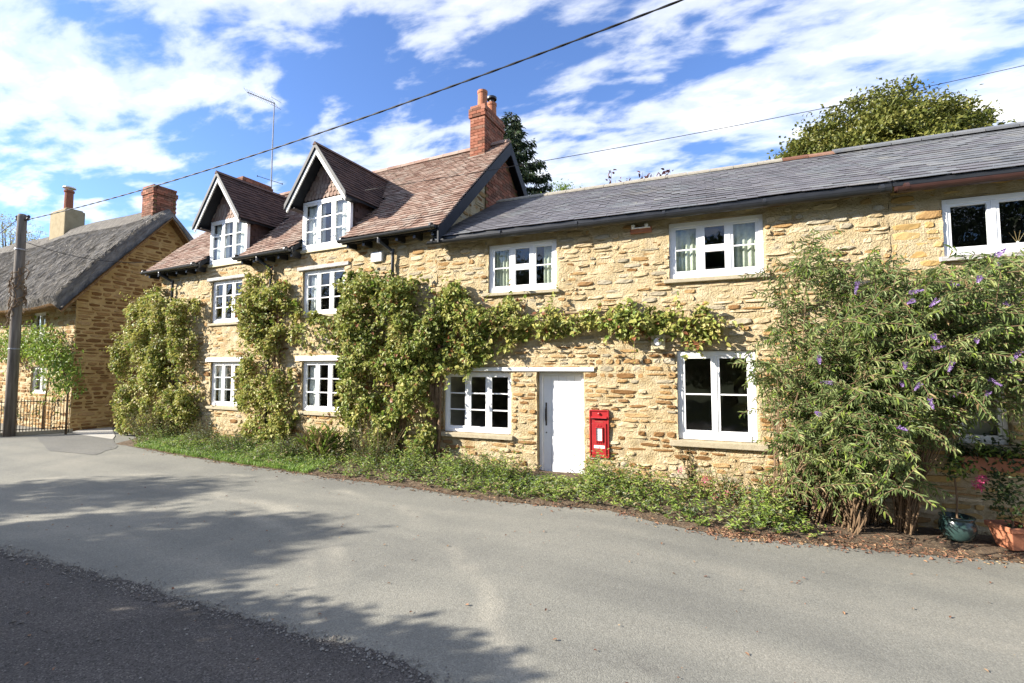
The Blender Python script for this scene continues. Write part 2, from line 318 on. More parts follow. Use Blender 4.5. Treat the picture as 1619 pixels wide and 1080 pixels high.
# unit pieces -------------------------------------------------------
def stone_proto(sq, r):
    n = 10; V = []; ang = np.linspace(0, 2 * math.pi, n, endpoint=False) + r.uniform(-.12, .12, n)
    jit = r.uniform(.80, 1.08, n); tx, tz = r.uniform(-.14, .14, 2)
    for sc, y in ((1., .6), (1., -.35), (.95, -.8), (.76, -1.)):
        for a, j in zip(ang, jit):
            c, s_ = math.cos(a), math.sin(a); k = (abs(c) ** sq + abs(s_) ** sq) ** (-1 / sq)
            u, v = .5 * k * c * j * sc, .5 * k * s_ * j * sc
            V.append((u, y + (tx * u + tz * v) * (y < 0) + r.uniform(-.1, .1) * (y < -.5), v))
    F = [(i * n + j, (i + 1) * n + j, (i + 1) * n + (j + 1) % n, i * n + (j + 1) % n) for i in range(3) for j in range(n)]
    F += [(3 * n + i, 3 * n + n - 1 - i, 3 * n + n - 2 - i, 3 * n + i + 1) for i in range(4)]
    return np.array(V), F
def quadify(V, F): return np.array(V, float), [tuple(f) for f in F]
def box_proto(jx=0., jz=0., r=None):
    q = np.array([(-.5, 0, 0), (.5, 0, 0), (.5, 1, 0), (-.5, 1, 0), (-.5, 0, 1), (.5, 0, 1), (.5, 1, 1), (-.5, 1, 1)], float)
    if r is not None: q[[0, 4], 1] += r.uniform(-jx, jx); q[[1, 5], 1] += r.uniform(-jx, jx); q[[4, 5], 2] += r.uniform(-jz, jz, 2)
    return q, [(0, 3, 2, 1), (4, 5, 6, 7), (0, 1, 5, 4), (1, 2, 6, 5), (2, 3, 7, 6), (3, 0, 4, 7)]
pr = np.random.default_rng(5)
RUBBLE = [stone_proto(2.8 + 3 * pr.random(), pr) for _ in range(18)]
BLOCK = [stone_proto(6., pr) for _ in range(8)]
SLATE = [box_proto(.05, .3, pr) for _ in range(10)]
TILE = [box_proto(.05, .4, pr) for _ in range(8)]
BRICK = [box_proto(.01, .02, pr) for _ in range(4)]
_pm = {}
def proto_mesh(name, fam, i, m):
    key = (id(fam), i, m)
    if key not in _pm:
        V, F = fam[i]; me = bpy.data.meshes.new(name)
        me.from_pydata([tuple(v) for v in V], [], [tuple(dict.fromkeys(f)) for f in F]); me.materials.append(M[m]); me.update(); _pm[key] = me
    return _pm[key]
def pieces(name, fam, items, parent, Mw, limit=300, smooth=False):
    """items: (4x4 matrix, prototype index, material). The nearest `limit` become objects, the rest one joined part."""
    if not items: return
    d = [np.linalg.norm((Mw @ it[0][:, 3])[:3] - CAM) for it in items]
    order = np.argsort(d)
    for k in order[:limit]:
        mt, i, m = items[k]
        o = link(name, proto_mesh(name, fam, i, m), parent); o.matrix_basis = Matrix(mt.tolist())
    rest = order[limit:]
    if len(rest):
        mats = sorted({items[k][2] for k in rest}); Vs = []; Fs = []; mi = []; b = 0
        for k in rest:
            mt, i, m = items[k]; V, F = fam[i]
            Vs.append(V @ mt[:3, :3].T + mt[:3, 3]); Fs.append(np.array(F) + b); mi += [mats.index(m)] * len(F); b += len(V)
        F = np.concatenate(Fs)
        o = link('more_' + name + 's', np_mesh(name, np.concatenate(Vs), F, mats, mi), parent); kind(o, 'stuff')
def mat4(R=None, t=(0, 0, 0), s=(1, 1, 1)):
    m = np.eye(4); m[:3, :3] = (np.eye(3) if R is None else R) * np.array(s)[None, :]; m[:3, 3] = t; return m
def Rz(a): c, s = math.cos(a), math.sin(a); return np.array([[c, -s, 0], [s, c, 0], [0, 0, 1.]])
def Rx(a): c, s = math.cos(a), math.sin(a); return np.array([[1, 0, 0], [0, c, -s], [0, s, c]])
def world_of(root):
    return mat4(Rz(root.rotation_euler[2]), tuple(root.location))

def wall(root, name, O, phi, u0, u1, v0, vtop, holes, fam, choose, ch, cw, gap, mortar, seed, depth=.2, amp=.013, cell=.036, limit=300, proud=(-.007, .014), skip=None):
    """a rubble wall: an uneven mortar sheet with real openings, and the stones that stand out of it"""
    R = Rz(phi); O = np.array(O, float); r = np.random.default_rng(seed)
    top = vtop if callable(vtop) else (lambda u: np.full(np.shape(u), float(vtop)))
    vm = float(np.max(top(np.linspace(u0, u1, 60))))
    def lines(a, b, ed):
        L = list(np.linspace(a, b, max(2, int((b - a) / cell)))); keep = [e for e in ed if a < e < b]
        L = [x for x in L if all(abs(x - e) > cell * .45 for e in keep)] + keep; return np.array(sorted(L))
    U = lines(u0, u1, [h[0] for h in holes] + [h[1] for h in holes]); Vv = lines(v0, vm, [h[2] for h in holes] + [h[3] for h in holes])
    uu, vv = np.meshgrid(U, Vv, indexing='ij'); vv = np.minimum(vv, top(uu))
    ww = amp * (1.5 * vnoise(uu, vv, .42, seed) + 1.5 * vnoise(uu, vv * 1.6, .14, seed + 1) + 1.3 * vnoise(uu, vv * 1.4, .06, seed + 2) - 2.15)
    ju = .012 * (vnoise(uu, vv, .07, seed + 3) - .5); jv = .012 * (vnoise(uu, vv, .07, seed + 4) - .5)
    P = np.stack([uu + ju, -ww, vv + jv], -1); nu, nv = uu.shape
    idx = np.arange(nu * nv).reshape(nu, nv); F = []
    uc = (U[:-1] + U[1:]) / 2; vc = (Vv[:-1] + Vv[1:]) / 2
    ok = np.ones((nu - 1, nv - 1), bool)
    for a, b, c, d in holes: ok &= ~(((uc > a) & (uc < b))[:, None] & ((vc > c) & (vc < d))[None, :])
    ok &= (vv[:-1, 1:] - vv[:-1, :-1] > 1e-5) | (vv[1:, 1:] - vv[1:, :-1] > 1e-5)
    I, K = np.nonzero(ok); F = np.stack([idx[I, K], idx[I + 1, K], idx[I + 1, K + 1], idx[I, K + 1]], -1)
    Vall = [P.reshape(-1, 3)]; Fall = [F]; nb = nu * nv
    for a, b, c, d in holes:
        ia, ib = np.argmin(abs(U - a)), np.argmin(abs(U - b)); ka, kb = np.argmin(abs(Vv - c)), np.argmin(abs(Vv - d))
        for line in (idx[ia, ka:kb + 1], idx[ib, ka:kb + 1], idx[ia:ib + 1, ka], idx[ia:ib + 1, kb]):
            q = P.reshape(-1, 3)[line].copy(); q[:, 1] = depth; n = len(line)
            Vall.append(q); Fall.append(np.stack([line[:-1], line[1:], nb + np.arange(1, n), nb + np.arange(n - 1)], -1)); nb += n
    V = np.concatenate(Vall) @ R.T + O
    wo = link(name, np_mesh(name, V, np.concatenate(Fall), mortar, smooth=True), root)
    items = []; z = v0
    while z < vm:
        h = r.uniform(*ch); x = u0 - r.uniform(0, cw[0])
        while x < u1:
            wd = r.uniform(*cw) * (1.35 if r.random() < .15 else 1) * (.6 if r.random() < .2 else 1)
            a, b = max(x, u0), min(x + wd, u1); x += wd
            subs = [(z, z + h)]
            if h > ch[0] * 1.3 and r.random() < .22: k = r.uniform(.4, .6); subs = [(z, z + h * k), (z + h * k, z + h)]
            for c, d in subs:
                A, B = a, b; bad = False
                for (p, q, s_, t) in holes:
                    if B > p and A < q and d > s_ + .01 and c < t - .01:
                        if p - A > .07: B = min(B, p)
                        elif B - q > .07: A = max(A, q)
                        else: bad = True
                if bad or B - A < .06: continue
                cu, cv_ = (A + B) / 2, (c + d) / 2
                if float(top(np.array(cu))) < d or float(top(np.array(A))) < d or float(top(np.array(B))) < d: continue
                if skip and skip(cu, cv_): continue
                m = choose(r, cu, cv_)
                if m is None: continue
                t = .05; off = r.uniform(*proud) - .035 - (.008 * min(1, max(0, (cv_ - 1.9) / .7)) if mortar == 'mortar' else 0)
                w_, h_ = (B - A) - gap * r.uniform(.6, 1.5), (d - c) - gap * r.uniform(.6, 1.5)
                if w_ < .04 or h_ < .025: continue
                a_ = r.uniform(-.035, .035)
                tilt = np.array([[math.cos(a_), 0, -math.sin(a_)], [0, 1, 0], [math.sin(a_), 0, math.cos(a_)]])
                items.append((mat4(R @ tilt, R @ np.array([cu, -(off), cv_ + r.uniform(-.008, .008)]) + O, (w_, t, h_)), int(r.integers(len(fam))), m))
        z += h
    pieces('stone', fam, items, wo, world_of(root), limit)
    return wo

def roof_pieces(name, fam, parent, Mw, O, phi, x0, x1, slope_len, pitch, wd, ex, ln, th, mats, seed, limit=300, skip=None, stagger=True, sag=0.):
    """courses of tiles or slates on a slope: O = a point of the eave line, x along the eave, phi turns the slope"""
    r = np.random.default_rng(seed); R = Rz(phi); items = []; n = int(slope_len / ex)
    for k in range(n + 1):
        s0 = k * ex; L = min(ln, slope_len - s0 + .02); off = (wd / 2 if (k % 2 and stagger) else 0)
        if L < .03: continue
        x = x0 - off
        while x < x1:
            a, b = max(x, x0), min(x + wd, x1); x += wd
            if b - a < .03: continue
            xc = (a + b) / 2
            if skip and skip(xc, s0 + ex / 2): continue
            tl = pitch - th * 1.5 / max(ex, .05) + r.normal(0, .008)
            q = np.array([xc, s0 * math.cos(pitch), s0 * math.sin(pitch) + th * 1.2 + sag * (vnoise(xc, s0, 1.1, seed) - .5) + r.uniform(0, .004)])
            items.append((mat4(R @ Rx(tl) @ Rz(r.normal(0, .013 if wd > .2 else .006) + (r.normal(0, .06) if r.random() < .012 else 0)), R @ q + np.array(O, float), (b - a - .004, L, th)), int(r.integers(len(fam))), mats[int(r.integers(len(mats)))]))
    pieces(name, fam, items, parent, Mw, limit)

def brick_shaft(parent, Mw, x0, x1, y0, y1, z0, z1, mats, seed, limit=300, lean=0., oversail=(), name='brick'):
    r = np.random.default_rng(seed); items = []; h = .075; k = 0; z = z0
    while z < z1 - .01:
        e = .03 if any(a <= z <= b for a, b in oversail) else 0.
        X0, X1, Y0, Y1 = x0 - e, x1 + e, y0 - e, y1 + e
        for (a, b, fix, ax) in ((X0, X1, Y0, 0), (X0, X1, Y1 - .105, 0), (Y0 + .11, Y1 - .11, X0, 1), (Y0 + .11, Y1 - .11, X1 - .105, 1)):
            p = a - (.11 if k % 2 else 0)
            while p < b:
                s, t = max(p, a), min(p + .225, b); p += .225
                if t - s < .04: continue
                j = r.uniform(0, .006)
                if ax == 0: items.append((mat4(None, ((s + t) / 2, fix + (j if fix == Y0 else 0), z), (t - s - .010, .102, .066)), int(r.integers(4)), mats[int(r.integers(len(mats)))]))
                else: items.append((mat4(None, (fix + .051, s + .005, z), (.102 - j, t - s - .010, .066)), int(r.integers(4)), mats[int(r.integers(len(mats)))]))
        z += h; k += 1
    pieces(name, BRICK, items, parent, Mw, limit)

def window(root, x0, x1, z0, z1, y, cols, mat='white', name='window', bars=None, casement=None, sill=None, fw=.05, dp=.08, sm='sill', pane_y=.035):
    """frame, each sash, each pane. bars: rows per column; casement: columns split into two opening lights"""
    b = MB(); b.box(x0, x0 + fw, y, y + dp, z0, z1).box(x1 - fw, x1, y, y + dp, z0, z1).box(x0 + fw, x1 - fw, y, y + dp, z1 - fw, z1).box(x0 + fw, x1 - fw, y - .012, y + dp, z0, z0 + fw * 1.2)
    inner = [x0 + fw + (x1 - x0 - 2 * fw) * i / cols for i in range(cols + 1)]
    mu = .022
    for q in inner[1:-1]: b.box(q - mu, q + mu, y + .003, y + dp - .003, z0 + fw * 1.2, z1 - fw)
    wd = b.build(name, mat, root, bevel=.004)
    bars = bars or [3] * cols
    for i in range(cols):
        a, c = inner[i] + (mu if i else 0), inner[i + 1] - (mu if i < cols - 1 else 0)
        lights = [(z0 + fw * 1.2, z1 - fw, bars[i])]
        if casement and i in casement:
            zm = z0 + (z1 - z0) * .5
            lights = [(z0 + fw * 1.2, zm - .012, 1), (zm + .012, z1 - fw, 1)]
            MB().box(a, c, y + .003, y + dp - .003, zm - .012, zm + .012).build('transom', mat, wd)
        for (p, q, rows) in lights:
            st = .038; s = MB(); Y0 = y + .012 - (.008 if len(lights) == 2 else 0)
            s.box(a, a + st, Y0, y + .05, p, q).box(c - st, c, Y0, y + .05, p, q).box(a + st, c - st, Y0, y + .05, q - st, q).box(a + st, c - st, Y0, y + .05, p, p + st * 1.15)
            ph = (q - st - p - st * 1.15) / rows
            for k in range(1, rows): s.box(a + st, c - st, Y0 + .006, y + .045, p + st * 1.15 + ph * k - .011, p + st * 1.15 + ph * k + .011)
            so = s.build('sash', mat, wd, bevel=.003)
            for k in range(rows):
                za, zb = p + st * 1.15 + ph * k + (.011 if k else 0), p + st * 1.15 + ph * (k + 1) - (.011 if k < rows - 1 else 0)
                MB().add([(a + st, y + pane_y, za), (c - st, y + pane_y + random.uniform(-.003, .003), za), (c - st, y + pane_y + random.uniform(-.003, .003), zb), (a + st, y + pane_y, zb)], [(0, 1, 2, 3)]).build('pane', 'glass', wd)
    if sill:
        e0, e1, out_, h = sill
        MB().prism([(x0 - e0, y + dp, z0 - h), (x0 - e0, -out_, z0 - h), (x0 - e0, -out_, z0 - .016), (x0 - e0, y + dp, z0 - .002)], (x1 - x0 + e0 + e1, 0, 0)).build('sill', sm, wd, bevel=.008)
    return wd

def curtain(root, x0, x1, z0, z1, y, label, m='curtain', group=None, amp=.018, nf=5):
    n = nf * 8; xs = np.linspace(x0, x1, n + 1); zs = np.linspace(z0, z1, 6); Mw = world_of(root)
    V = []; ph = random.random() * 6
    for i, x in enumerate(xs):
        for j, z in enumerate(zs):
            a = math.sin(i / n * nf * 2 * math.pi + ph + .25 * math.sin(j * 1.1)) * amp * (1 - .35 * j / 5)
            V.append((Mw @ np.array([x - (x0 + x1) / 2, a, z - z0, 0]))[:3])
    F = [(i * 6 + j, (i + 1) * 6 + j, (i + 1) * 6 + j + 1, i * 6 + j + 1) for i in range(n) for j in range(5)]
    o = link('curtain', np_mesh('curtain', V, F, m, smooth=True)); o.location = (Mw @ np.array([(x0 + x1) / 2, y, z0, 1]))[:3]
    s = o.modifiers.new('cloth', 'SOLIDIFY'); s.thickness = .004
    return tag(o, label, 'curtain', group)

def gutter(root, name, x0, x1, y, z, m, r=.058):
    n = 8; b = MB(); V = []
    for x in (x0, x1):
        for rr in (r, r * .86):
            for j in range(n + 1): a = math.pi + math.pi * j / n; V.append((x, y + rr * math.cos(a), z + rr * math.sin(a)))
    k = n + 1; F = []
    for j in range(n):
        F += [(j, j + 1, 2 * k + j + 1, 2 * k + j), (k + j, 3 * k + j, 3 * k + j + 1, k + j + 1)]
        for e in (0, 2 * k): F.append((e + j, e + k + j, e + k + j + 1, e + j + 1))
    F += [(0, 2 * k, 3 * k, k), (n, k + n, 3 * k + n, 2 * k + n)]
    b.add(V, F)
    for e in (x0, x1): b.add([(e, y + r * math.cos(math.pi + math.pi * j / n), z + r * math.sin(math.pi + math.pi * j / n)) for j in range(n + 1)], [tuple(range(n + 1))])
    g = b.build(name, m, root)
    nb = max(2, int((x1 - x0) / 1.0))
    for i in range(nb):
        x = x0 + .1 + (x1 - x0 - .2) * i / (nb - 1); q = MB()
        q.tube([(x - .02, y, z), (x + .02, y, z)], r * 1.09, 12).box(x - .012, x + .012, y, y + .13, z - .01, z + .03); q.build('gutter_bracket', m, g)
    return g
def downpipe(root, pts, r, m):
    b = MB(); b.tube(pts, r, 10); o = b.build('downpipe', m, root, smooth=True)
    for p in (pts[1], pts[2]): MB().tube([np.array(p) + (0, 0, .04), np.array(p) - (0, 0, .04)], r * 1.22, 10).build('pipe_collar', m, o)
    return o

# ================================================================== SETTING
def sheet(name, X, Yf, m, dz, ny=2, label=None):
    """ground sheet following gz; Yf(x) -> (y0, y1)"""
    V = []; F = []
    for x in X:
        a, b = Yf(x)
        for j in range(ny): y = a + (b - a) * j / (ny - 1); V.append((x, y, float(gz(x)) + dz))
    n = len(X)
    F = [(i * ny + j, (i + 1) * ny + j, (i + 1) * ny + j + 1, i * ny + j + 1) for i in range(n - 1) for j in range(ny - 1)]
    return kind(link(name, np_mesh(name, V, F, m, smooth=True)), 'structure')
XS = np.concatenate([[-400, -150, -80, -40], np.linspace(-30, 14, 120), [25, 50, 120, 400]])
sheet('ground', XS, lambda x: (-400, 600), 'field', -.03, 2)
sheet('road', XS[2:-2], lambda x: (-9.5, 3.0), 'road', 0., 2)
EDGE = np.array([GP(*p)[:2] for p in [(182, 702), (300, 723), (400, 738), (480, 750), (560, 760), (640, 770), (740, 787), (860, 800), (960, 806), (1030, 824), (1100, 840), (1190, 851), (1270, 858), (1360, 867), (1450, 876), (1619, 890)]])
EDGE = EDGE[np.argsort(EDGE[:, 0])]
def edge_y(x): return float(np.interp(x, EDGE[:, 0], EDGE[:, 1])) + .07 * (float(vnoise(x, 3.3, .35, 21)) - .5) + .05 * (float(vnoise(x, 1.3, .12, 22)) - .5)
def wall_y(x): return 0. if x > J[0] else (J[0] - x) * math.tan(DEL)
VX = np.linspace(EDGE[0, 0], 9, 240); V = []; NYV = 10
for x in VX:
    a, b = edge_y(x), wall_y(x) + .12
    for j in range(NYV):
        t = j / (NYV - 1); y = a + (b - a) * t
        V.append((x, y, float(gz(x)) + .006 + .09 * min(1, t * 2.2) * (1 if x < 3.4 else .35) + .035 * (float(vnoise(x, y, .22, 23)) - .3) * min(1, t * 5)))
F = [(i * NYV + j, (i + 1) * NYV + j, (i + 1) * NYV + j + 1, i * NYV + j + 1) for i in range(len(VX) - 1) for j in range(NYV - 1)]
kind(link('verge', np_mesh('verge', V, F, 'soil', smooth=True)), 'structure')
def verge_z(x, y):
    a, b = edge_y(x), wall_y(x); t = min(1, max(0, (y - a) / (b - a))); return float(gz(x)) + .006 + .09 * min(1, t * 2.2) * (1 if x < 3.4 else .35)
# darker tarmac of the near drive mouth, with a ragged seam
AX = np.linspace(-14, 2.2, 700)
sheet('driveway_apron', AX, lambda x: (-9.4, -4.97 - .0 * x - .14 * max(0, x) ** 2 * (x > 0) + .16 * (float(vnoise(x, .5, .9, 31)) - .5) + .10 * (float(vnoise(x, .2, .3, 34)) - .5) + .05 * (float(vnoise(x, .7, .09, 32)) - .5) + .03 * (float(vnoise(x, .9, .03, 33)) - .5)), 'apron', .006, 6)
def ragged(px, k=9, a=.025):
    q = [GP(*p) for p in px]; o = []
    for i in range(len(q)):
        for t in range(k): p = q[i] * (1 - t / k) + q[(i + 1) % len(q)] * t / k; o.append(p + np.array([rng.normal(0, a), rng.normal(0, a), 0]))
    return o
pp = ragged([(58, 690), (75, 712), (150, 720), (186, 707), (178, 693), (128, 686), (95, 688)])  # darker tarmac by the lane, partly a shadow painted in
b = MB(); b.add([(p[0], p[1], p[2] + .006) for p in pp], [tuple(range(len(pp)))]); kind(b.build('tarmac_shade_patch', 'patch'), 'structure')
pp = [GP(*p) for p in [(112, 684), (128, 688), (178, 695), (182, 690), (176, 676), (150, 674)]]
b = MB(); b.add([(p[0], p[1], p[2] + .011) for p in pp], [tuple(range(len(pp)))]); kind(b.build('path', 'path'), 'structure')

# ================================================================== SLATE COTTAGE (right)
def chooser(lo, hi, split=2.0):
    ks = ['st_pale', 'st_tan', 'st_brown', 'st_grey']
    def f(r, u, v):
        t = min(1, max(0, (v - split + .7 * (vnoise(u, v, 1.1, 77) - .5)) / .8 + .5)); p = np.array(lo) * (1 - t) + np.array(hi) * t
        x = r.random(); c = 0
        for k, q in zip(ks, p):
            c += q
            if x < c: return k
        return None
    return f
cot = thing('stone_cottage', 'long low ochre stone cottage with slate roof and white plank door', 'cottage')
I4 = np.eye(4)
H_w1 = (-2.24, -.90, .68, 1.775); H_door = (-.43, .385, -.02, 1.785); H_w2 = (-1.345, -.07, 3.185, 4.06)
H_w3 = (1.75, 3.055, 3.215, 4.10); H_sash = (1.83, 2.905, .765, 2.105)
wall(cot, 'wall', (0, 0, 0), 0, J[0] - .02, 4.54, -.4, 4.30, [H_w1, H_door, H_w2, H_w3, H_sash], RUBBLE,
     chooser([.27, .26, .29, .05], [.50, .18, .03, .15]), (.058, .115), (.11, .36), .022, 'mortar', 3, depth=.2)
b = MB(); b.box(-2.3, 9, 4.7, 4.85, -.4, 4.3).box(4.46, 4.56, .16, 4.69, -.3, 4.3); b.build('rear_wall', 'interior', cot)
b = MB(); b.box(-2.3, 4.45, .22, 4.69, 2.44, 2.56); b.build('upper_floor', 'interior', cot)
b = MB(); b.box(-2.3, 4.45, .22, 4.69, -.32, -.24); b.build('ground_floor', 'interior', cot)
MB().box(.95, 1.05, .21, 4.69, -.24, 4.2).build('partition', 'interior', cot)
RP = math.atan2(5.76 - 4.20, 2.4 + .3)
def roof_slab(root, name, x0, x1, ye, ze, yr, zr, th, m):
    b = MB(); k = th / math.cos(math.atan2(zr - ze, yr - ye))
    b.prism([(x0, ye, ze - k), (x0, yr, zr - k), (x0, 2 * yr - ye, ze - k), (x0, 2 * yr - ye, ze), (x0, yr, zr), (x0, ye, ze)], (x1 - x0, 0, 0))
    return b.build(name, m, root)
rf = roof_slab(cot, 'roof', -2.38, 4.53, -.18, 4.262, 2.4, 5.75, .05, 'black')
SL = math.hypot(2.4 + .21, 5.76 - 4.252)
roof_pieces('slate', SLATE, rf, I4, (0, -.21, 4.257), 0, -2.42, 4.53, SL, RP, .27, .15, .30, .006, ['slate', 'slate', 'slate', 'slate2'], 8, sag=.035)
rd = MB()
for i in range(16):
    x = -2.2 + i * .42; q = MB()
    q.prism([(x, 2.4 - .13, 5.715), (x, 2.4, 5.79), (x, 2.4 + .13, 5.715), (x, 2.4 + .13, 5.745), (x, 2.4, 5.825 + random.uniform(0, .008)), (x, 2.4 - .13, 5.745)], (.412, 0, 0)); q.build('ridge_tile', 'lead' if i < 14 else 'brick_dk', rf)
window(cot, *H_w1[:2], .69, 1.77, .06, 3, sill=(.05, .05, .07, .085))
window(cot, *H_w2[:2], 3.19, 4.055, .045, 3, bars=[2, 1, 2], casement=[1], sill=(.10, .06, .07, .07), fw=.06)
window(cot, *H_w3[:2], 3.22, 4.095, .045, 3, bars=[2, 1, 2], casement=[1], sill=(.08, .06, .07, .075), fw=.06)
window(cot, *H_sash[:2], .775, 2.10, .045, 2, bars=[2, 2], sill=(.12, .12, .08, .10), fw=.075, dp=.1)
MB().box(-2.42, .56, -.035, .06, 1.79, 1.855).build('lintel', 'white', cot, bevel=.006)
# door
df = MB(); df.box(-.425, -.365, .12, .2, .0, 1.775).box(.325, .38, .12, .2, .0, 1.775).box(-.365, .325, .12, .2, 1.715, 1.775)
dr = df.build('door', 'white', cot, bevel=.005)
for i in range(5):
    x = -.363 + i * .1374; MB().box(x + .001, x + .1355, .165 + random.uniform(-.001, .001), .195, .03, 1.712).build('plank', 'white', dr, bevel=.004)
hb = MB(); hb.box(-.325, -.300, .155, .164, .86, 1.25).tube([(-.3125, .15, .92), (-.3125, .12, .97), (-.3125, .115, 1.05), (-.3125, .12, 1.13), (-.3125, .15, 1.18)], .011, 8)
hb.build('handle', 'iron', dr)
MB().tube([(-.31, .166, .74), (-.31, .158, .74)], .012, 10).build('keyhole', 'iron', dr)
MB().box(-.45, .41, -.10, .22, -.09, -.004).build('doorstep', 'sill', cot, bevel=.01)
gutter(cot, 'gutter', -2.46, 4.50, -.235, 4.165, 'black')
MB().box(-2.38, 4.53, -.175, -.15, 4.13, 4.22).build('fascia', 'black', cot)

# ================================================================== NEIGHBOUR (far right)
nb = thing('adjoining_cottage', 'neighbouring ochre block stone cottage with brown gutter, cut by right picture edge', 'cottage', (4.54, 0, 0))
H_w4 = (.56, 2.05, 3.265, 4.02); H_w5 = (.60, 1.10, .90, 1.72)
wall(nb, 'wall', (0, 0, 0), 0, .0, 4.4, -.4, 4.30, [H_w4, H_w5], BLOCK, lambda r, u, v: None if r.random() < .06 else ('ashlar' if r.random() < .7 else ('st_tan' if r.random() < .6 else 'st_pale')),
     (.085, .15), (.2, .48), .022, 'mortar', 13, proud=(-.008, .008), amp=.009)
MB().box(4.3, 4.4, .02, 4.8, -.4, 4.3).build('end_wall', 'interior', nb)
MB().box(.02, 4.29, .22, 4.69, 2.44, 2.56).build('upper_floor', 'interior', nb)
MB().box(.02, 4.29, .22, 4.69, -.32, -.24).build('ground_floor', 'interior', nb)
rf2 = roof_slab(nb, 'roof', .0, 4.6, -.18, 4.262, 2.4, 5.75, .05, 'black')
roof_pieces('slate', SLATE, rf2, mat4(None, (4.54, 0, 0)), (0, -.21, 4.257), 0, .0, 4.6, SL, RP, .30, .165, .32, .006, ['slate2', 'slate2', 'slate2', 'slate'], 9, sag=.02, limit=260)
for i in range(11):
    x = -.05 + i * .42; q = MB()
    q.prism([(x, 2.4 - .15, 5.72), (x, 2.4, 5.81), (x, 2.4 + .15, 5.72), (x, 2.4 + .15, 5.76), (x, 2.4, 5.85), (x, 2.4 - .15, 5.76)], (.408, 0, 0)); q.build('ridge_tile', 'slate2', rf2)
window(nb, *H_w4[:2], 3.27, 4.015, .03, 3, mat='upvc', bars=[1, 1, 1], fw=.06, dp=.07)
MB().box(.50, 2.1, -.06, .12, 3.20, 3.262).build('sill', 'timber_gr', nb, bevel=.006)
window(nb, *H_w5[:2], .905, 1.715, .05, 1, mat='white_worn', bars=[1], sill=(.04, .04, .05, .06))
gutter(nb, 'gutter', .02, 4.5, -.235, 4.15, 'brown_pl')
MB().box(.02, 4.5, -.175, -.15, 4.12, 4.22).build('fascia', 'brown_pl', nb)

# ================================================================== RED TILED HOUSE
red = thing('tiled_house', 'tall stone house with red tiled roof and two gabled dormers', 'house', J, -DEL)
MR = world_of(red)
HA1 = (-6.90, -5.70, 2.97, 4.03); HA0 = (-6.83, -5.62, .92, 2.0); HB1 = (-3.62, -2.36, 3.01, 4.0); HB0 = (-3.58, -2.36, .92, 2.0)
DA = (-7.0, -5.56, 4.46, 5.57); DB = (-3.64, -2.22, 4.46, 5.54)
LEFT = -9.15
def redtop(u):
    u = np.asarray(u, float); t = np.full(u.shape, 4.62)
    for d in (DA, DB): t = np.where((u > d[0]) & (u < d[1]), d[2] - .06, t)
    return t
BRK = lambda u, v: -5.05 < u < -4.2 and 2.2 < v < 3.1
wall(red, 'wall', (0, 0, 0), 0, LEFT, .0, -.3, redtop, [HA1, HA0, HB1, HB0], RUBBLE, chooser([.44, .2, .07, .12], [.5, .14, .01, .18]), (.07, .14), (.14, .40), .023, 'mortar', 41, depth=.2, skip=BRK)
bp_ = MB().box(-5.0, -4.25, .02, .06, 2.25, 3.05).build('brick_panel', 'mortar3', red)
it = []
for k in range(10):
    for j in range(4):
        u = -4.95 + j * .225 + (.11 if k % 2 else 0)
        if u < -4.3 and random.random() < .85: it.append((mat4(None, (u, -.022 + random.uniform(0, .012), 2.28 + k * .076), (.212, .1, .066)), k % 4, 'brick'))
pieces('brick', BRICK, it, bp_, MR)
AP = 2.68; EZ = 4.48; EYv = -.25; RZ = 7.31; RPR = math.atan2(RZ - EZ, AP - EYv); SLR = math.hypot(RZ - EZ, AP - EYv)
gt = lambda u: 4.45 + (2.68 - np.abs(np.asarray(u, float) - 2.68)) * (RZ - EZ) / (AP - EYv) + .02
wall(red, 'gable_wall', (0, 0, 0), math.pi / 2, .0, 5.36, 3.9, gt, [], RUBBLE, chooser([.4, .3, .15, .1], [.4, .3, .15, .1]), (.08, .16), (.18, .42), .024, 'mortar', 45, skip=lambda u, v: u > 1.75, limit=120)
bpg = MB().prism([(.012, 1.8, 5.0), (.012, 3.5, 5.0), (.012, 3.5, 6.3), (.012, 2.68, 7.05), (.012, 1.8, 6.2)], (.012, 0, 0)).build('brick_panel', 'mortar3', red)
it = []
for k in range(26):
    z = 5.02 + k * .077; hw = min(.88, (7.08 - z) * .92)
    n = int(2 * hw / .225)
    for j in range(n): it.append((mat4(Rz(math.pi / 2), (.035 + random.uniform(0, .008), 2.68 - hw + .12 + j * .225 + (.1 if k % 2 else 0), z), (.213, .03, .066)), k % 4, random.choice(['brick', 'brick', 'brick_dk'])))
pieces('brick', BRICK, it, bpg, MR, 240)
MB().box(LEFT, -.02, 5.25, 5.36, -.3, 4.6).build('rear_wall', 'interior', red)
b = MB(); b.prism([(LEFT, 0.02, -.3), (LEFT, 5.2, -.3), (LEFT, 5.2, 4.5), (LEFT, 2.68, 7.0), (LEFT, .02, 4.6)], (.1, 0, 0)); b.build('end_wall', 'render', red)
b = MB(); b.box(-.12, -.03, .18, 5.2, -.3, 4.5); b.build('party_wall', 'interior', red)
for z in (-.3, 2.36, 4.33): MB().box(LEFT + .12, -.13, .22, 5.2, z, z + .08).build('floor', 'interior', red)
MB().box(-4.75, -4.65, .21, 5.2, -.2, 4.3).build('partition', 'interior', red)
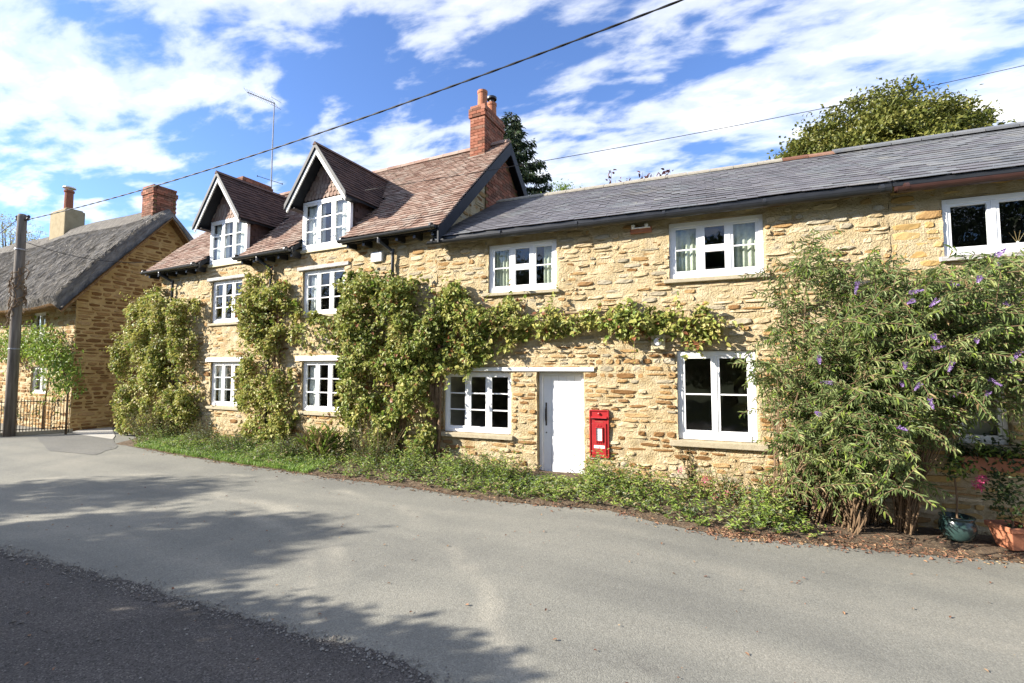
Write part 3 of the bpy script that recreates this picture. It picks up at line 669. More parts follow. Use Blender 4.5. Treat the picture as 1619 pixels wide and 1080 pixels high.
# roof slab in bays so that the dormers open through it
kz = .09 / math.cos(RPR); zs = lambda y: EZ + (y - EYv) * (RZ - EZ) / (AP - EYv)
b = MB(); cuts = [(LEFT - .28, DA[0] - .03, EYv), (DA[0] - .03, DA[1] + .03, 1.0), (DA[1] + .03, DB[0] - .03, EYv), (DB[0] - .03, DB[1] + .03, 1.0), (DB[1] + .03, .2, EYv)]
for a, c, y0 in cuts: b.prism([(a, y0, zs(y0) - kz), (a, AP, RZ - kz), (a, AP, RZ), (a, y0, zs(y0))], (c - a, 0, 0))
b.prism([(LEFT - .28, 5.61, EZ - kz), (LEFT - .28, AP, RZ - kz), (LEFT - .28, AP, RZ), (LEFT - .28, 5.61, EZ)], (.2 - LEFT + .28, 0, 0))
rr = b.build('roof', 'navy', red)
def incut(xc, s):
    y = EYv + s * math.cos(RPR)
    return any(d[0] - .06 < xc < d[1] + .06 and y < 1.15 for d in (DA, DB))
roof_pieces('roof_tile', TILE, rr, MR, (0, EYv - .05, EZ - .03), 0, LEFT - .3, .24, SLR + .04, RPR, .168, .102, .17, .013, ['tile'], 17, skip=incut, sag=.05)
for i in range(21):
    x = LEFT - .28 + i * .457; q = MB()
    q.prism([(x, AP + .13 * math.cos(a), RZ - .035 + .125 * math.sin(a)) for a in np.linspace(0, math.pi, 7)], (.45, 0, 0)); q.build('ridge_tile', 'tile', rr)
# verge boards of the right gable
for s in (-1, 1):
    y0 = EYv - .06 if s < 0 else 2 * AP - EYv + .06; z0 = EZ - .06
    MB().prism([(.20, y0, z0 - .30), (.20, AP, RZ - .31), (.20, AP, RZ - .01), (.20, y0, z0 - .01)], (.035, 0, 0)).build('bargeboard', 'navy', red, bevel=.004)
    MB().prism([(.0, y0, z0 - .075), (.0, AP, RZ - .085), (.0, AP, RZ - .06), (.0, y0, z0 - .05)], (.2, 0, 0)).build('verge_soffit', 'navy', red)
MB().box(LEFT - .25, -.02, -.02, -.005, 4.50, 4.54).build('wall_plate', 'navy', red)
for a, c in ((LEFT - .28, DA[0] - .02), (DA[1] + .02, DB[0] - .02), (DB[1] + .02, .19)):
    g = gutter(red, 'gutter', a, c, EYv - .085, EZ - .05, 'black', .06)
    MB().box(a, c, EYv - .02, EYv + .01, EZ - .12, EZ - .03).build('fascia', 'black', red)
    for x in np.arange(a + .15, c, .42): MB().box(x - .03, x + .03, EYv + .012, .0, EZ - .19, EZ - .06).build('rafter_foot', 'black', red)
for x, zl in ((-8.62, 3.0), (-4.72, .4), (-1.15, 2.2)):
    downpipe(red, [(x, EYv - .085, EZ - .09), (x, EYv - .07, EZ - .17), (x + .13, -.075, EZ - .33), (x + .13, -.07, EZ - .45), (x + .13, -.07, zl)], .032, 'black')
# windows
for h in (HA1, HB1):
    window(red, h[0], h[1], h[2], h[3], .05, 3, sill=(.05, .05, .05, .07))
    MB().box(h[0] - .14, h[1] + .14, -.045, .05, h[3] + .005, h[3] + .085).build('lintel', 'timber_gr', red, bevel=.008)
for h in (HA0, HB0):
    window(red, h[0], h[1], h[2], h[3], .05, 3, sill=(.07, .07, .06, .08))
    MB().box(h[0] - .16, h[1] + .16, -.04, .05, h[3] + .005, h[3] + .105).build('lintel', 'white', red, bevel=.006)
# dormers
FISH = []
for d, cxd in ((DA, -6.31), (DB, -2.94)):
    do = MB().box(d[0] - .02, d[1] + .02, -.05, .10, d[2] - .07, d[2] - .005).build('dormer', 'cream', red)      # its sill board carries the rest
    window(do, d[0], d[1], d[2], d[3], -.02, 3, fw=.055, name='window')
    ez, az, hw, yf = 5.42, 6.60, .86, -.32
    pd = math.atan2(az - ez, hw); sl = math.hypot(az - ez, hw)
    yb = lambda z: EYv + (z - EZ) * (AP - EYv) / (RZ - EZ)
    for s in (-1, 1):
        xe = cxd + s * hw
        b = MB(); b.add([(xe, yf, ez), (cxd, yf, az), (cxd, yb(az) + .1, az), (xe, yb(ez) + .1, ez), (xe, yf, ez - .06), (cxd, yf, az - .075), (cxd, yb(az) + .1, az - .075), (xe, yb(ez) + .1, ez - .06)],
                        [(0, 1, 2, 3), (4, 7, 6, 5), (0, 4, 5, 1), (0, 3, 7, 4), (2, 6, 7, 3), (1, 5, 6, 2)])
        ro = b.build('dormer_roof', 'navy', red)
        if s > 0: O, ph, xa, xb = (xe + .03, 0, ez - .03), math.pi / 2, yf - .03, 2.0
        else: O, ph, xa, xb = (xe - .03, 0, ez - .03), -math.pi / 2, -2.0, -(yf - .03)
        def sk(u, q, s=s):
            y = u if s > 0 else -u; z = ez + q * math.sin(pd); return y > yb(z) + .05
        roof_pieces('roof_tile', TILE, ro, MR, O, ph, xa, xb, sl, pd, .168, .1, .16, .012, ['tile_brown_shaded'], 51 + s, limit=0, skip=sk)
        # cheeks, hung with tiles
        xc_ = d[1] + .0 if s > 0 else d[0]
        ch_ = MB().prism([(xc_ - s * .05, .0, d[2] - .02), (xc_ - s * .05, .0, 5.56), (xc_ - s * .05, yb(5.56) + .05, 5.56)], (s * .03, 0, 0)).build('cheek', 'tile_brown_shaded', red)
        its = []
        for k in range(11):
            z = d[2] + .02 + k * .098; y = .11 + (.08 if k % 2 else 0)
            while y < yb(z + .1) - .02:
                its.append((mat4(np.array([[0, 0, s], [1, 0, 0], [0, 1, 0]], float), (xc_ - s * .012 + s * random.uniform(0, .006), y + .08, z), (.16, .115, .012)), random.randrange(8), 'tile_brown_shaded')); y += .165
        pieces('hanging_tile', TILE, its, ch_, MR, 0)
        # barge: dark board with a white inner strip
        MB().prism([(xe + s * .05, yf - .03, ez - .10), (cxd, yf - .03, az - .05), (cxd, yf - .03, az + .06), (xe + s * .05, yf - .03, ez + .02)], (0, .03, 0)).build('bargeboard', 'navy', red)
        MB().prism([(xe + s * .0, yf - .0, ez - .16), (cxd, yf - .0, az - .19), (cxd, yf - .0, az - .05), (xe + s * .03, yf - .0, ez - .06)], (0, .028, 0)).build('bargeboard', 'white_worn', red)
        MB().box(min(xe, xc_ - s * .03), max(xe, xc_ - s * .03), yf + .05, .10, ez - .075, ez - .06).build('soffit', 'navy', red)
    # tile-hung gable face with scalloped tiles
    gf = MB().prism([(cxd - .74, -.01, 5.56), (cxd + .74, -.01, 5.56), (cxd, -.01, 6.53)], (0, .06, 0)).build('dormer_gable', 'tile_brown_shaded', red)
    V = []; F = []
    for k in range(9):
        z = 5.60 + k * .10; hwk = (6.50 - z) / .97 * .74
        n = int(2 * hwk / .11)
        for j in range(n):
            xx = cxd - n * .055 + j * .11 + .055
            if abs(xx) < 0: continue
            arc = [(xx + .05 * math.cos(a), -.028 - .002 * (k % 2), z + .0 + .045 * math.sin(a)) for a in np.linspace(math.pi, 2 * math.pi, 7)]
            arc += [(xx + .05, -.014, z + .09), (xx - .05, -.014, z + .09)]
            b0 = len(V); V += arc; F.append(tuple(range(b0, b0 + 9)))
    m_ = MB(); m_.add(V, F); kind(m_.build('scallop_tiles', 'st_tile', gf) if 'st_tile' in M else m_.build('scallop_tiles', 'tile', gf), 'stuff')
    MB().prism([(cxd - .06, yf - .04, az - .0), (cxd + .06, yf - .04, az - .0), (cxd, yf - .04, az + .075)], (0, yb(az) - yf + .1, 0)).build('ridge_tile', 'tile_brown_shaded', red)
# chimney at the right gable
ch = MB().box(-.645, -.285, 2.28, 3.22, 6.6, 8.12).build('chimney', 'mortar3', red)
brick_shaft(ch, MR, -.67, -.26, 2.25, 3.25, 6.78, 8.20, ['brick', 'brick', 'brick', 'brick_dk'], 61, oversail=((7.9, 8.06),))
MB().box(-.70, -.23, 2.22, 3.0, 6.80, 6.93).build('flashing', 'lead', ch)
for y, zt, rad_ in ((2.5, 8.66, .115), (2.98, 8.60, .115)):
    MB().lathe([(rad_ * 1.1, 8.1), (rad_ * 1.06, 8.25), (rad_, zt - .08), (rad_ * 1.12, zt - .06), (rad_ * 1.12, zt), (rad_ * .85, zt), (rad_ * .8, zt - .2)], (-.465, y, 0), 18).build('chimney_pot', 'terracotta', ch, smooth=False)
MB().lathe([(.06, 8.62), (.06, 8.70), (.125, 8.71), (.13, 8.76), (.02, 8.79)], (-.465, 2.98, 0), 18).build('pot_cowl', 'black', ch)
ch2 = MB().box(-9.08, -8.62, 1.88, 2.82, 6.2, 7.72).build('chimney', 'mortar3', red)
brick_shaft(ch2, MR, -9.1, -8.6, 1.85, 2.85, 6.45, 7.79, ['brick_dk', 'brick_dk', 'brick'], 62, oversail=((7.55, 7.66),), limit=200)

# ================================================================== THATCHED COTTAGE (far left)
T0 = GP(110, 682); T0[2] = 0
th = thing('thatched_cottage', 'old brown stone cottage with thick grey thatched roof beyond the lane', 'cottage', T0, -DEL)
MT = world_of(th)
TR = 2.28; TE = 3.75; TA = 7.05                                   # ridge depth, wall plate, wall apex
tg = lambda u: 4.22 + (TR - np.abs(np.asarray(u, float) - TR)) * (TA + .03 - 4.22) / TR
HT = [(-2.9, -1.95, 2.75, 3.62), (-2.75, -1.65, 1.05, 1.90), (-7.4, -6.3, 2.75, 3.62), (-7.4, -6.3, .9, 1.9)]
wall(th, 'wall', (0, 0, 0), 0, -14, 0, -.2, TE + .2, HT, RUBBLE, lambda r, u, v: 'st_tan' if r.random() < .55 else ('st_pale' if r.random() < .7 else 'st_brown'), (.09, .16), (.2, .5), .018, 'mortar', 71, cell=.09, limit=120)
wall(th, 'gable_wall', (0, 0, 0), math.pi / 2, 0, 2 * TR, -.2, tg, [], BLOCK, lambda r, u, v: 'st_brown' if r.random() < .6 else 'st_tan', (.08, .16), (.18, .5), .034, 'mortar2', 75, proud=(-.006, .016), limit=300)
MB().box(-14, -.05, 2 * TR - .1, 2 * TR, -.2, TE).build('rear_wall', 'interior', th)
MB().box(-14, -13.9, .05, 2 * TR - .1, -.2, TE).build('end_wall', 'interior', th)
MB().box(-13.8, -.06, .22, 2 * TR - .12, 2.4, 2.5).build('floor', 'interior', th)
for h, mt in zip(HT, ('white_worn', 'white_worn', 'white_worn', 'white_worn')): window(th, h[0], h[1], h[2], h[3], .06, 2, mat=mt, bars=[2, 2], fw=.05)
# thatch: outer and inner skins swept along the ridge, ends rolled over the gable
def prof(t, grow):                                               # t 0..1 front eave -> ridge -> back eave
    k = 1 - abs(2 * t - 1); y = -.48 + (TR + .48) * k; z = 3.55 + (TA - 3.55) * k
    nrm = np.array([-(TA - 3.62), TR + .48]); nrm = nrm / np.linalg.norm(nrm)
    rl = min(1, k / .05) ** .5; gr = grow * (.55 + .45 * rl)
    y2, z2 = y + nrm[0] * gr * (1 - k ** 6), z + nrm[1] * gr + .12 * grow * k ** 8
    return (y2 if t <= .5 else 2 * TR - y2), z2
nx, ntp = 90, 41; xs = np.concatenate([np.linspace(-14.4, -.6, 70), np.linspace(-.5, .42, 20)]); V = []
for i, x in enumerate(xs):
    e = max(0, (x - .1) / .32); g = .36 * math.sqrt(max(0, 1 - e * e * .97))
    for j in range(ntp):
        t = j / (ntp - 1); y, z = prof(t, g + .05 * (float(vnoise(x, t * 7, .8, 81)) - .5) + .03 * (float(vnoise(x, t * 7, .22, 82)) - .5))
        V.append((x + .0, y, z - .12 * max(0, e) ** 2 + .05 * math.sin(x * .9)))
nb0 = len(V)
for i, x in enumerate(xs):
    for j in range(ntp):
        y, z = prof(j / (ntp - 1), 0.); V.append((x, y, z - .02 - .12 * max(0, (x - .1) / .32) ** 2 + .05 * math.sin(x * .9)))
F = []; mi = []
for i in range(nx - 1):
    for j in range(ntp - 1):
        a = i * ntp + j; F.append((a, a + ntp, a + ntp + 1, a + 1)); mi.append(0); F.append((nb0 + a, nb0 + a + 1, nb0 + a + ntp + 1, nb0 + a + ntp)); mi.append(1)
for i in range(nx - 1):
    for j in (0, ntp - 1): a = i * ntp + j; F.append((a, nb0 + a, nb0 + a + ntp, a + ntp)); mi.append(1)
for i in (0, nx - 1):
    for j in range(ntp - 1): a = i * ntp + j; F.append((a, a + 1, nb0 + a + 1, nb0 + a)); mi.append(1)
tr_ = link('thatch', np_mesh('thatch', V, F, ['thatch', 'thatch_edge'], mi, True), th)
r_ = np.random.default_rng(83); n = 26000; xs_ = r_.uniform(-14.2, .35, n); ts_ = r_.uniform(.02, .48, n); Pq = []; Tq = []
for x, t in zip(xs_, ts_):
    y, z = prof(t, .37); y2, z2 = prof(t - .02, .37); Pq.append((x, y, z + .02 + .05 * math.sin(x * .9))); Tq.append((r_.normal(0, .12), y2 - y, z2 - z))
Pq = np.array(Pq); Tq = unit(np.array(Tq)) + np.stack([r_.normal(0, .1, n), np.zeros(n), r_.normal(0, .03, n)], -1)
Vs_, Fs_ = leaf_mesh(Pq, Tq, np.tile([0, -.75, .66], (n, 1)) + r_.normal(0, .3, (n, 3)), r_.uniform(.15, .5, n), .05, simple=True, curl=.01, fold=.1)
kind(link('straw', np_mesh('straw', Vs_, Fs_, 'straw'), tr_), 'stuff')
b = MB(); n_ = 48
for i in range(n_):
    x0, x1 = -14.3 + i * .295, -14.3 + (i + 1) * .295; w_ = math.sin(x0 * .9) * .05; w2 = math.sin(x1 * .9) * .05
    P = lambda x, wv: [(x, TR - .46, TA - .12 + wv), (x, TR - .2, TA + .30 + wv), (x, TR, TA + .45 + wv), (x, TR + .2, TA + .30 + wv), (x, TR + .46, TA - .12 + wv)]
    b.add(P(x0, w_) + P(x1, w2), [(k, k + 1, k + 6, k + 5) for k in range(4)])
b.build('thatch_ridge', 'thatch', th, smooth=True)
c1 = MB().box(-.72, -.06, 1.93, 2.60, 6.2, 7.95).build('chimney', 'mortar3', th)
brick_shaft(c1, MT, -.74, -.03, 1.90, 2.63, 6.3, 8.05, ['brick_dk', 'brick_dk', 'brick'], 63, oversail=((7.75, 7.93),), limit=260)
c2 = MB().box(-7.75, -6.45, 1.95, 2.6, 6.9, 8.25).box(-7.7, -6.5, 2.0, 2.55, 8.25, 8.31).build('chimney', 'render', th, bevel=.04)
MB().lathe([(.15, 8.3), (.14, 9.1), (.17, 9.12), (.17, 9.2), (.1, 9.2)], (-7.15, 2.3, 0), 14).build('flue_pipe', 'brick', c2)
MB().lathe([(.05, 9.2), (.05, 9.28), (.22, 9.29), (.2, 9.34), (.02, 9.36)], (-7.15, 2.3, 0), 14).build('flue_cowl', 'white_worn', c2)
# front garden railings
fen = thing('iron_railing', 'low rusty iron railing in front of thatched cottage garden', 'railing', GP(16, 690))
fa, fb = GP(-60, 694) - np.array(fen.location), GP(108, 684) - np.array(fen.location)
fa[2] = fb[2] = 0
for z in (.16, .92): MB().tube([fa + (0, 0, z), fb + (0, 0, z)], .013, 6).build('rail', 'iron', fen)
nbar = 34
for i in range(nbar):
    p = fa + (fb - fa) * i / (nbar - 1); hh = 1.03
    MB().tube([p, p + (0, 0, hh - .06), p + (0, 0, hh)], [.009, .009, .002], 6).build('bar', 'iron', fen)
MB().prism([fa + (0, -.04, -.02), fb + (0, -.04, -.02), fb + (0, .1, -.02), fa + (0, .1, -.02)], (0, 0, .12)).build('kerb', 'sill', fen)

# ================================================================== POLE, CABLES, AERIAL
pb = GP(14, 690); pb[2] = 0
pole = thing('telegraph_pole', 'weathered grey wooden telegraph pole beside the iron railing', 'pole', pb)
MB().tube([(0, 0, -.3), (0, 0, 2), (0, 0, 4), (0, 0, 6.05), (0, 0, 6.12)], [.125, .118, .11, .10, .08], 16).build('shaft', 'pole', pole, smooth=True)
MB().tube([(-.14, -.05, 5.95), (.2, .05, 5.95)], .022, 8).build('bracket', 'iron', pole)
for s in ((-.14, -.05), (.2, .05)): MB().lathe([(.02, 5.95), (.045, 5.98), (.03, 6.02), (.045, 6.05), (.02, 6.09)], (s[0], s[1], 0), 10).build('insulator', 'black', pole)
for z in (2.35, 5.1): MB().lathe([(.12, z), (.124, z + .02), (.12, z + .04)], (0, 0, 0), 16).build('band', 'alu', pole)
tw = MB(); r_ = np.random.default_rng(4)
for k in range(26):
    a = r_.uniform(0, 6.28); z0 = r_.uniform(2.8, 4.3); pts = []
    for i in range(8): pts.append((.17 * math.cos(a) + r_.normal(0, .02), .17 * math.sin(a) + r_.normal(0, .02), z0 + i * .08)); a += r_.uniform(-.5, .7)
    tw.tube(pts, .012, 5)
tw.build('dead_ivy', 'stem', pole)
def cable(name, a, b, sag, r, label, n=40, twist=0.):
    a, b = np.array(a, float), np.array(b, float); pts = []
    for i in range(n + 1):
        t = i / n; p = (b - a) * t - np.array([0, 0, sag * 4 * t * (1 - t)]); pts.append(p)
    m = MB()
    if twist:
        for ph in (0, math.pi): 
            q = []
            for i in range(n * 6 + 1):
                t = i / (n * 6); base = (b - a) * t - np.array([0, 0, sag * 4 * t * (1 - t)]); an = ph + t * np.linalg.norm(b - a) * twist
                q.append(base + r * .8 * np.array([math.cos(an) * .3, math.cos(an) * .6, math.sin(an) * .6]))
            m.tube(q, r * .75, 6)
    else: m.tube(pts, r, 6)
    o = m.build(name, 'cable', None, smooth=True); o.location = a; return tag(o, label, 'cable')
ptop = pb + np.array([.2, .05, 5.97])
far = CAM + ray(1500, -165) * 4.6
cable('overhead_cable', ptop, far, .30, .012, 'thick twisted black overhead cable crossing the sky from the pole', twist=9.)
pole2 = np.array([far[0] + .1, far[1] - .05, 0])
cable('overhead_cable', pb + np.array([.1, .05, 5.35]), LW(262, 412, .6), .25, .009, 'thin black cable from the pole to the tiled house corner')
wa = LW(577, 301, -.33); wb = CAM + ray(1800, 62) * 9.5
cable('overhead_cable', wa, wb, .16, .006, 'thin grey telephone wire running from the right dormer over the slate roof')
cable('overhead_cable', pb + np.array([-.14, -.05, 5.97]), pb + np.array([-14., 2.0, 5.6]), .3, .010, 'short end of black cable leaving the pole to the left')
al = MR @ np.array([-8.74, 2.92, 7.2, 1])
aer = thing('tv_aerial', 'tall thin television aerial mast beside the left brick chimney', 'aerial', al[:3], -DEL)
MB().tube([(0, 0, 0), (0, 0, 1.6), (.03, 0, 3.52)], [.024, .022, .018], 8).build('mast', 'alu', aer)
bm_ = MB(); A_ = np.array([.06, 0, 3.48]); B_ = np.array([-.95, -.3, 3.98]); bm_.tube([A_, B_], .014, 6); 
bm_.build('boom', 'cable', aer)
for i in range(12):
    p = A_ + (B_ - A_) * (i / 11); MB().tube([p + (-.05, .16, -.05), p + (.05, -.16, .05)], .005, 5).build('element', 'alu', aer)
for k in (-.12, .12): MB().tube([A_ + (.05, -.2, k), A_ + (.05, .2, k)], .006, 5).build('reflector', 'alu', aer)
MB().tube([(-.5, -.15, 1.05), (.38, .12, .72)], .010, 6).build('lower_boom', 'cable', aer)
for q in ((-.5, -.15, 1.05), (.38, .12, .72)): MB().lathe([(.018, -.02), (.018, .02)], q, 8).build('boom_end', 'cable', aer)

# ================================================================== SMALL THINGS ON THE WALLS
lb = thing('letter_box', 'red cast iron letter box set in the wall beside the white door', 'letter box', (.48, 0, .415))
W_, H_ = .315, .755
b = MB(); b.box(0, W_, -.03, .03, 0, H_); b.build('body', 'red', lb, bevel=.008)
b = MB(); b.box(.0, .02, -.045, -.028, 0, H_).box(W_ - .02, W_, -.045, -.028, 0, H_).box(.02, W_ - .02, -.045, -.028, 0, .02).box(.02, W_ - .02, -.045, -.028, H_ - .02, H_); b.build('rim', 'red', lb, bevel=.005)
MB().box(.04, W_ - .035, -.034, -.0315, H_ - .155, H_ - .12).build('slot', 'red_dk', lb)
MB().prism([(.03, -.031, H_ - .115), (.03, -.075, H_ - .13), (.03, -.072, H_ - .118), (.03, -.031, H_ - .098)], (W_ - .06, 0, 0)).build('hood', 'red', lb, bevel=.002)
MB().lathe([(.022, -.031), (.018, -.05), (.008, -.055)], (0, 0, 0), 14).build('boss', 'red', lb).matrix_basis = Matrix(mat4(Rx(math.pi / 2) @ np.diag([1, 1, 1.]), (W_ / 2 - .005, 0, H_ - .062), (1, 1, -1)).tolist()) if False else Matrix(mat4(Rx(math.pi / 2), (W_ / 2, -.005, H_ - .06), (1, 1, -1)).tolist())
dd = MB().box(.045, W_ - .045, -.046, -.030, .035, H_ - .21).build('door', 'red', lb, bevel=.004)
b = MB(); x0, x1, z0, z1 = .115, .205, .27, .47
b.box(x0 - .014, x0, -.066, -.045, z0 - .014, z1 + .014).box(x1, x1 + .014, -.066, -.045, z0 - .014, z1 + .014).box(x0, x1, -.066, -.045, z1, z1 + .014).box(x0, x1, -.066, -.045, z0 - .014, z0)
b.build('notice_frame', 'red', dd, bevel=.003)
MB().box(x0, x1, -.0495, -.0465, z0, z1).build('notice_card', 'paper', dd)
for k in range(6): MB().box(x0 + .015, x1 - .015 - .012 * (k % 3), -.0502, -.0497, z1 - .03 - k * .026, z1 - .024 - k * .026).build('print_line', 'ink', dd)
MB().box(.075, .245, -.0490, -.0465, .15, .195).build('plate', 'paper', dd)
MB().box(.095, .21, -.0496, -.0491, .168, .176).build('print_line', 'ink', dd)
for x in (.125, .17): MB().box(x, x + .022, -.052, -.045, .495, .515).build('embossed_mark', 'red', dd, bevel=.003)
for x in (.105, .14, .175, .205): MB().prism([(x, -.053, .225), (x + .022, -.053, .225), (x + .012, -.053, .252)], (0, .008, 0)).build('embossed_mark', 'red', dd)
MB().prism([(.065, -.056, .058), (.13, -.056, .058), (.12, -.056, .072), (.09, -.056, .078)], (0, .012, 0)).build('keyhole_cover', 'red', dd)
MB().box(.09, .225, -.0335, -.0305, H_ - .192, H_ - .186).build('name_strip', 'brick', lb)
ab = thing('alarm_box', 'white plastic alarm box high on wall under the tiled eave', 'alarm box', LW(590, 416), -DEL)
MB().box(0, .28, -.075, .03, 0, .2).build('cover', 'upvc', ab, bevel=.015); MB().box(.03, .25, -.079, -.0755, .05, .12).build('panel', 'paper', ab)
mb = thing('meter_box', 'small cream box with round white dial at corner of sash window', 'meter box', RW(1030, 553))
MB().box(0, .21, -.07, .03, 0, .225).build('case', 'cream', mb, bevel=.008)
q = MB(); q.lathe([(.06, 0), (.06, .012), (.045, .02)], (0, 0, 0), 16); o = q.build('dial', 'upvc', mb); o.matrix_basis = Matrix(mat4(Rx(math.pi / 2), (.10, -.07, .12), (1, 1, 1)).tolist())
vb = thing('wall_fitting', 'small terracotta coloured white-topped lamp fixture under the slate gutter', 'lamp', RW(997, 371))  # terracotta box with a white top, its use not identified
MB().box(0, .33, -.05, .03, 0, .09).build('base_plate', 'terracotta', vb, bevel=.006)
for x in (.05, .25): MB().lathe([(.012, 0), (.028, .02), (.032, .05)], (x, -.075, .07), 10).build('white_head', 'upvc', vb)
MB().box(.02, .31, -.09, -.05, .065, .078).build('arm', 'upvc', vb)

# curtains
cw_ = 'curtains in the upper cottage windows'
curtain(cot, -1.25, -.97, 3.24, 4.0, .15, 'pale green curtain in left light of smaller upper slate cottage window', nf=4)
curtain(cot, -.34, -.12, 3.24, 4.0, .15, 'pale green curtain in right light of smaller upper slate cottage window', nf=3)
curtain(cot, 1.84, 2.17, 3.27, 4.05, .15, 'pale green curtain in left light of larger upper window above sash window', nf=4)
curtain(cot, 2.62, 2.99, 3.27, 4.05, .15, 'pale green curtain in right light of larger upper window above sash window', nf=4)
curtain(red, HB1[0] + .08, HB1[0] + .40, 3.05, 3.95, .155, 'white curtain at left of upper window nearest the alarm box', 'net', nf=3)
curtain(red, HB1[1] - .22, HB1[1] - .07, 3.05, 3.95, .155, 'white curtain at right of upper window nearest the alarm box', 'net', nf=2)
curtain(red, HA0[0] + .08, HA0[0] + .42, .98, 1.95, .155, 'white curtain in lower window between the two left climbers', 'net', nf=3)
curtain(red, HB0[0] + .08, HB0[0] + .40, .98, 1.95, .155, 'white blind in left light of lower window beside big climber', 'net', amp=.004, nf=2)
curtain(red, DA[0] + .08, DA[0] + .62, 4.53, 5.5, .075, 'white curtain at left of the left dormer window', 'net', nf=3)
curtain(red, DA[1] - .62, DA[1] - .08, 4.53, 5.5, .075, 'white curtain at right of the left dormer window', 'net', nf=3)
curtain(red, DB[0] + .08, DB[0] + .60, 4.53, 5.48, .075, 'white curtain at left of the right dormer window', 'net', nf=3)
curtain(red, DB[1] - .60, DB[1] - .08, 4.53, 5.48, .075, 'white curtain at right of the right dormer window', 'net', nf=3)
curtain(nb, .63, 1.08, .93, 1.68, .2, 'grey blind behind shaded ground floor window at far right', 'interior', amp=.003, nf=2)
curtain(th, -2.84, -2.01, 2.8, 3.58, .2, 'pale curtain in upper window of thatched cottage', 'net', nf=5)
curtain(th, -2.69, -1.71, 1.1, 1.86, .2, 'pale curtain in lower window of thatched cottage', 'net', nf=5)
dif = thing('reed_diffuser', 'small white reed diffuser bottle standing behind brown guttered upper window', 'diffuser', (4.54 + .56 + .78, .15, 3.332))
MB().lathe([(.03, 0), (.036, .01), (.03, .06), (.012, .08), (.012, .095)], (0, 0, 0), 12).build('bottle', 'paper', dif)
for a in (-.5, -.15, .2, .5): MB().tube([(0, 0, .07), (math.sin(a) * .16, 0, .07 + math.cos(a) * .16)], .003, 5).build('reed', 'lf_dry', dif)
MB().box(.61, 2.0, .105, .22, 3.30, 3.332).build('window_board', 'white', nb)

# ================================================================== PLANTS
def leaves_obj(name, P, T, Nn, size, asp, mats, parent=None, origin=None, r=None, **k):
    V, F = leaf_mesh(P, T, Nn, size, asp, **k)
    if origin is not None: V = V - np.asarray(origin)
    mats = mats if isinstance(mats, list) else [(mats, 1.)]
    ids = [m for m, _ in mats]
    mi = None
    if len(ids) > 1:
        lm = (r or rng).choice(len(ids), len(P), p=np.array([w for _, w in mats]) / sum(w for _, w in mats))
        mi = lm if len(F) == len(P) else np.concatenate([lm, lm])
    return link(name, np_mesh(name, V, F, ids, mi, smooth=False), parent)
def inpoly(x, y, poly):
    ok = np.zeros(len(x), bool); n = len(poly)
    for i in range(n):
        x1, y1 = poly[i]; x2, y2 = poly[(i + 1) % n]
        c = ((y1 > y) != (y2 > y)) & (x < (x2 - x1) * (y - y1) / (y2 - y1 + 1e-12) + x1); ok ^= c
    return ok
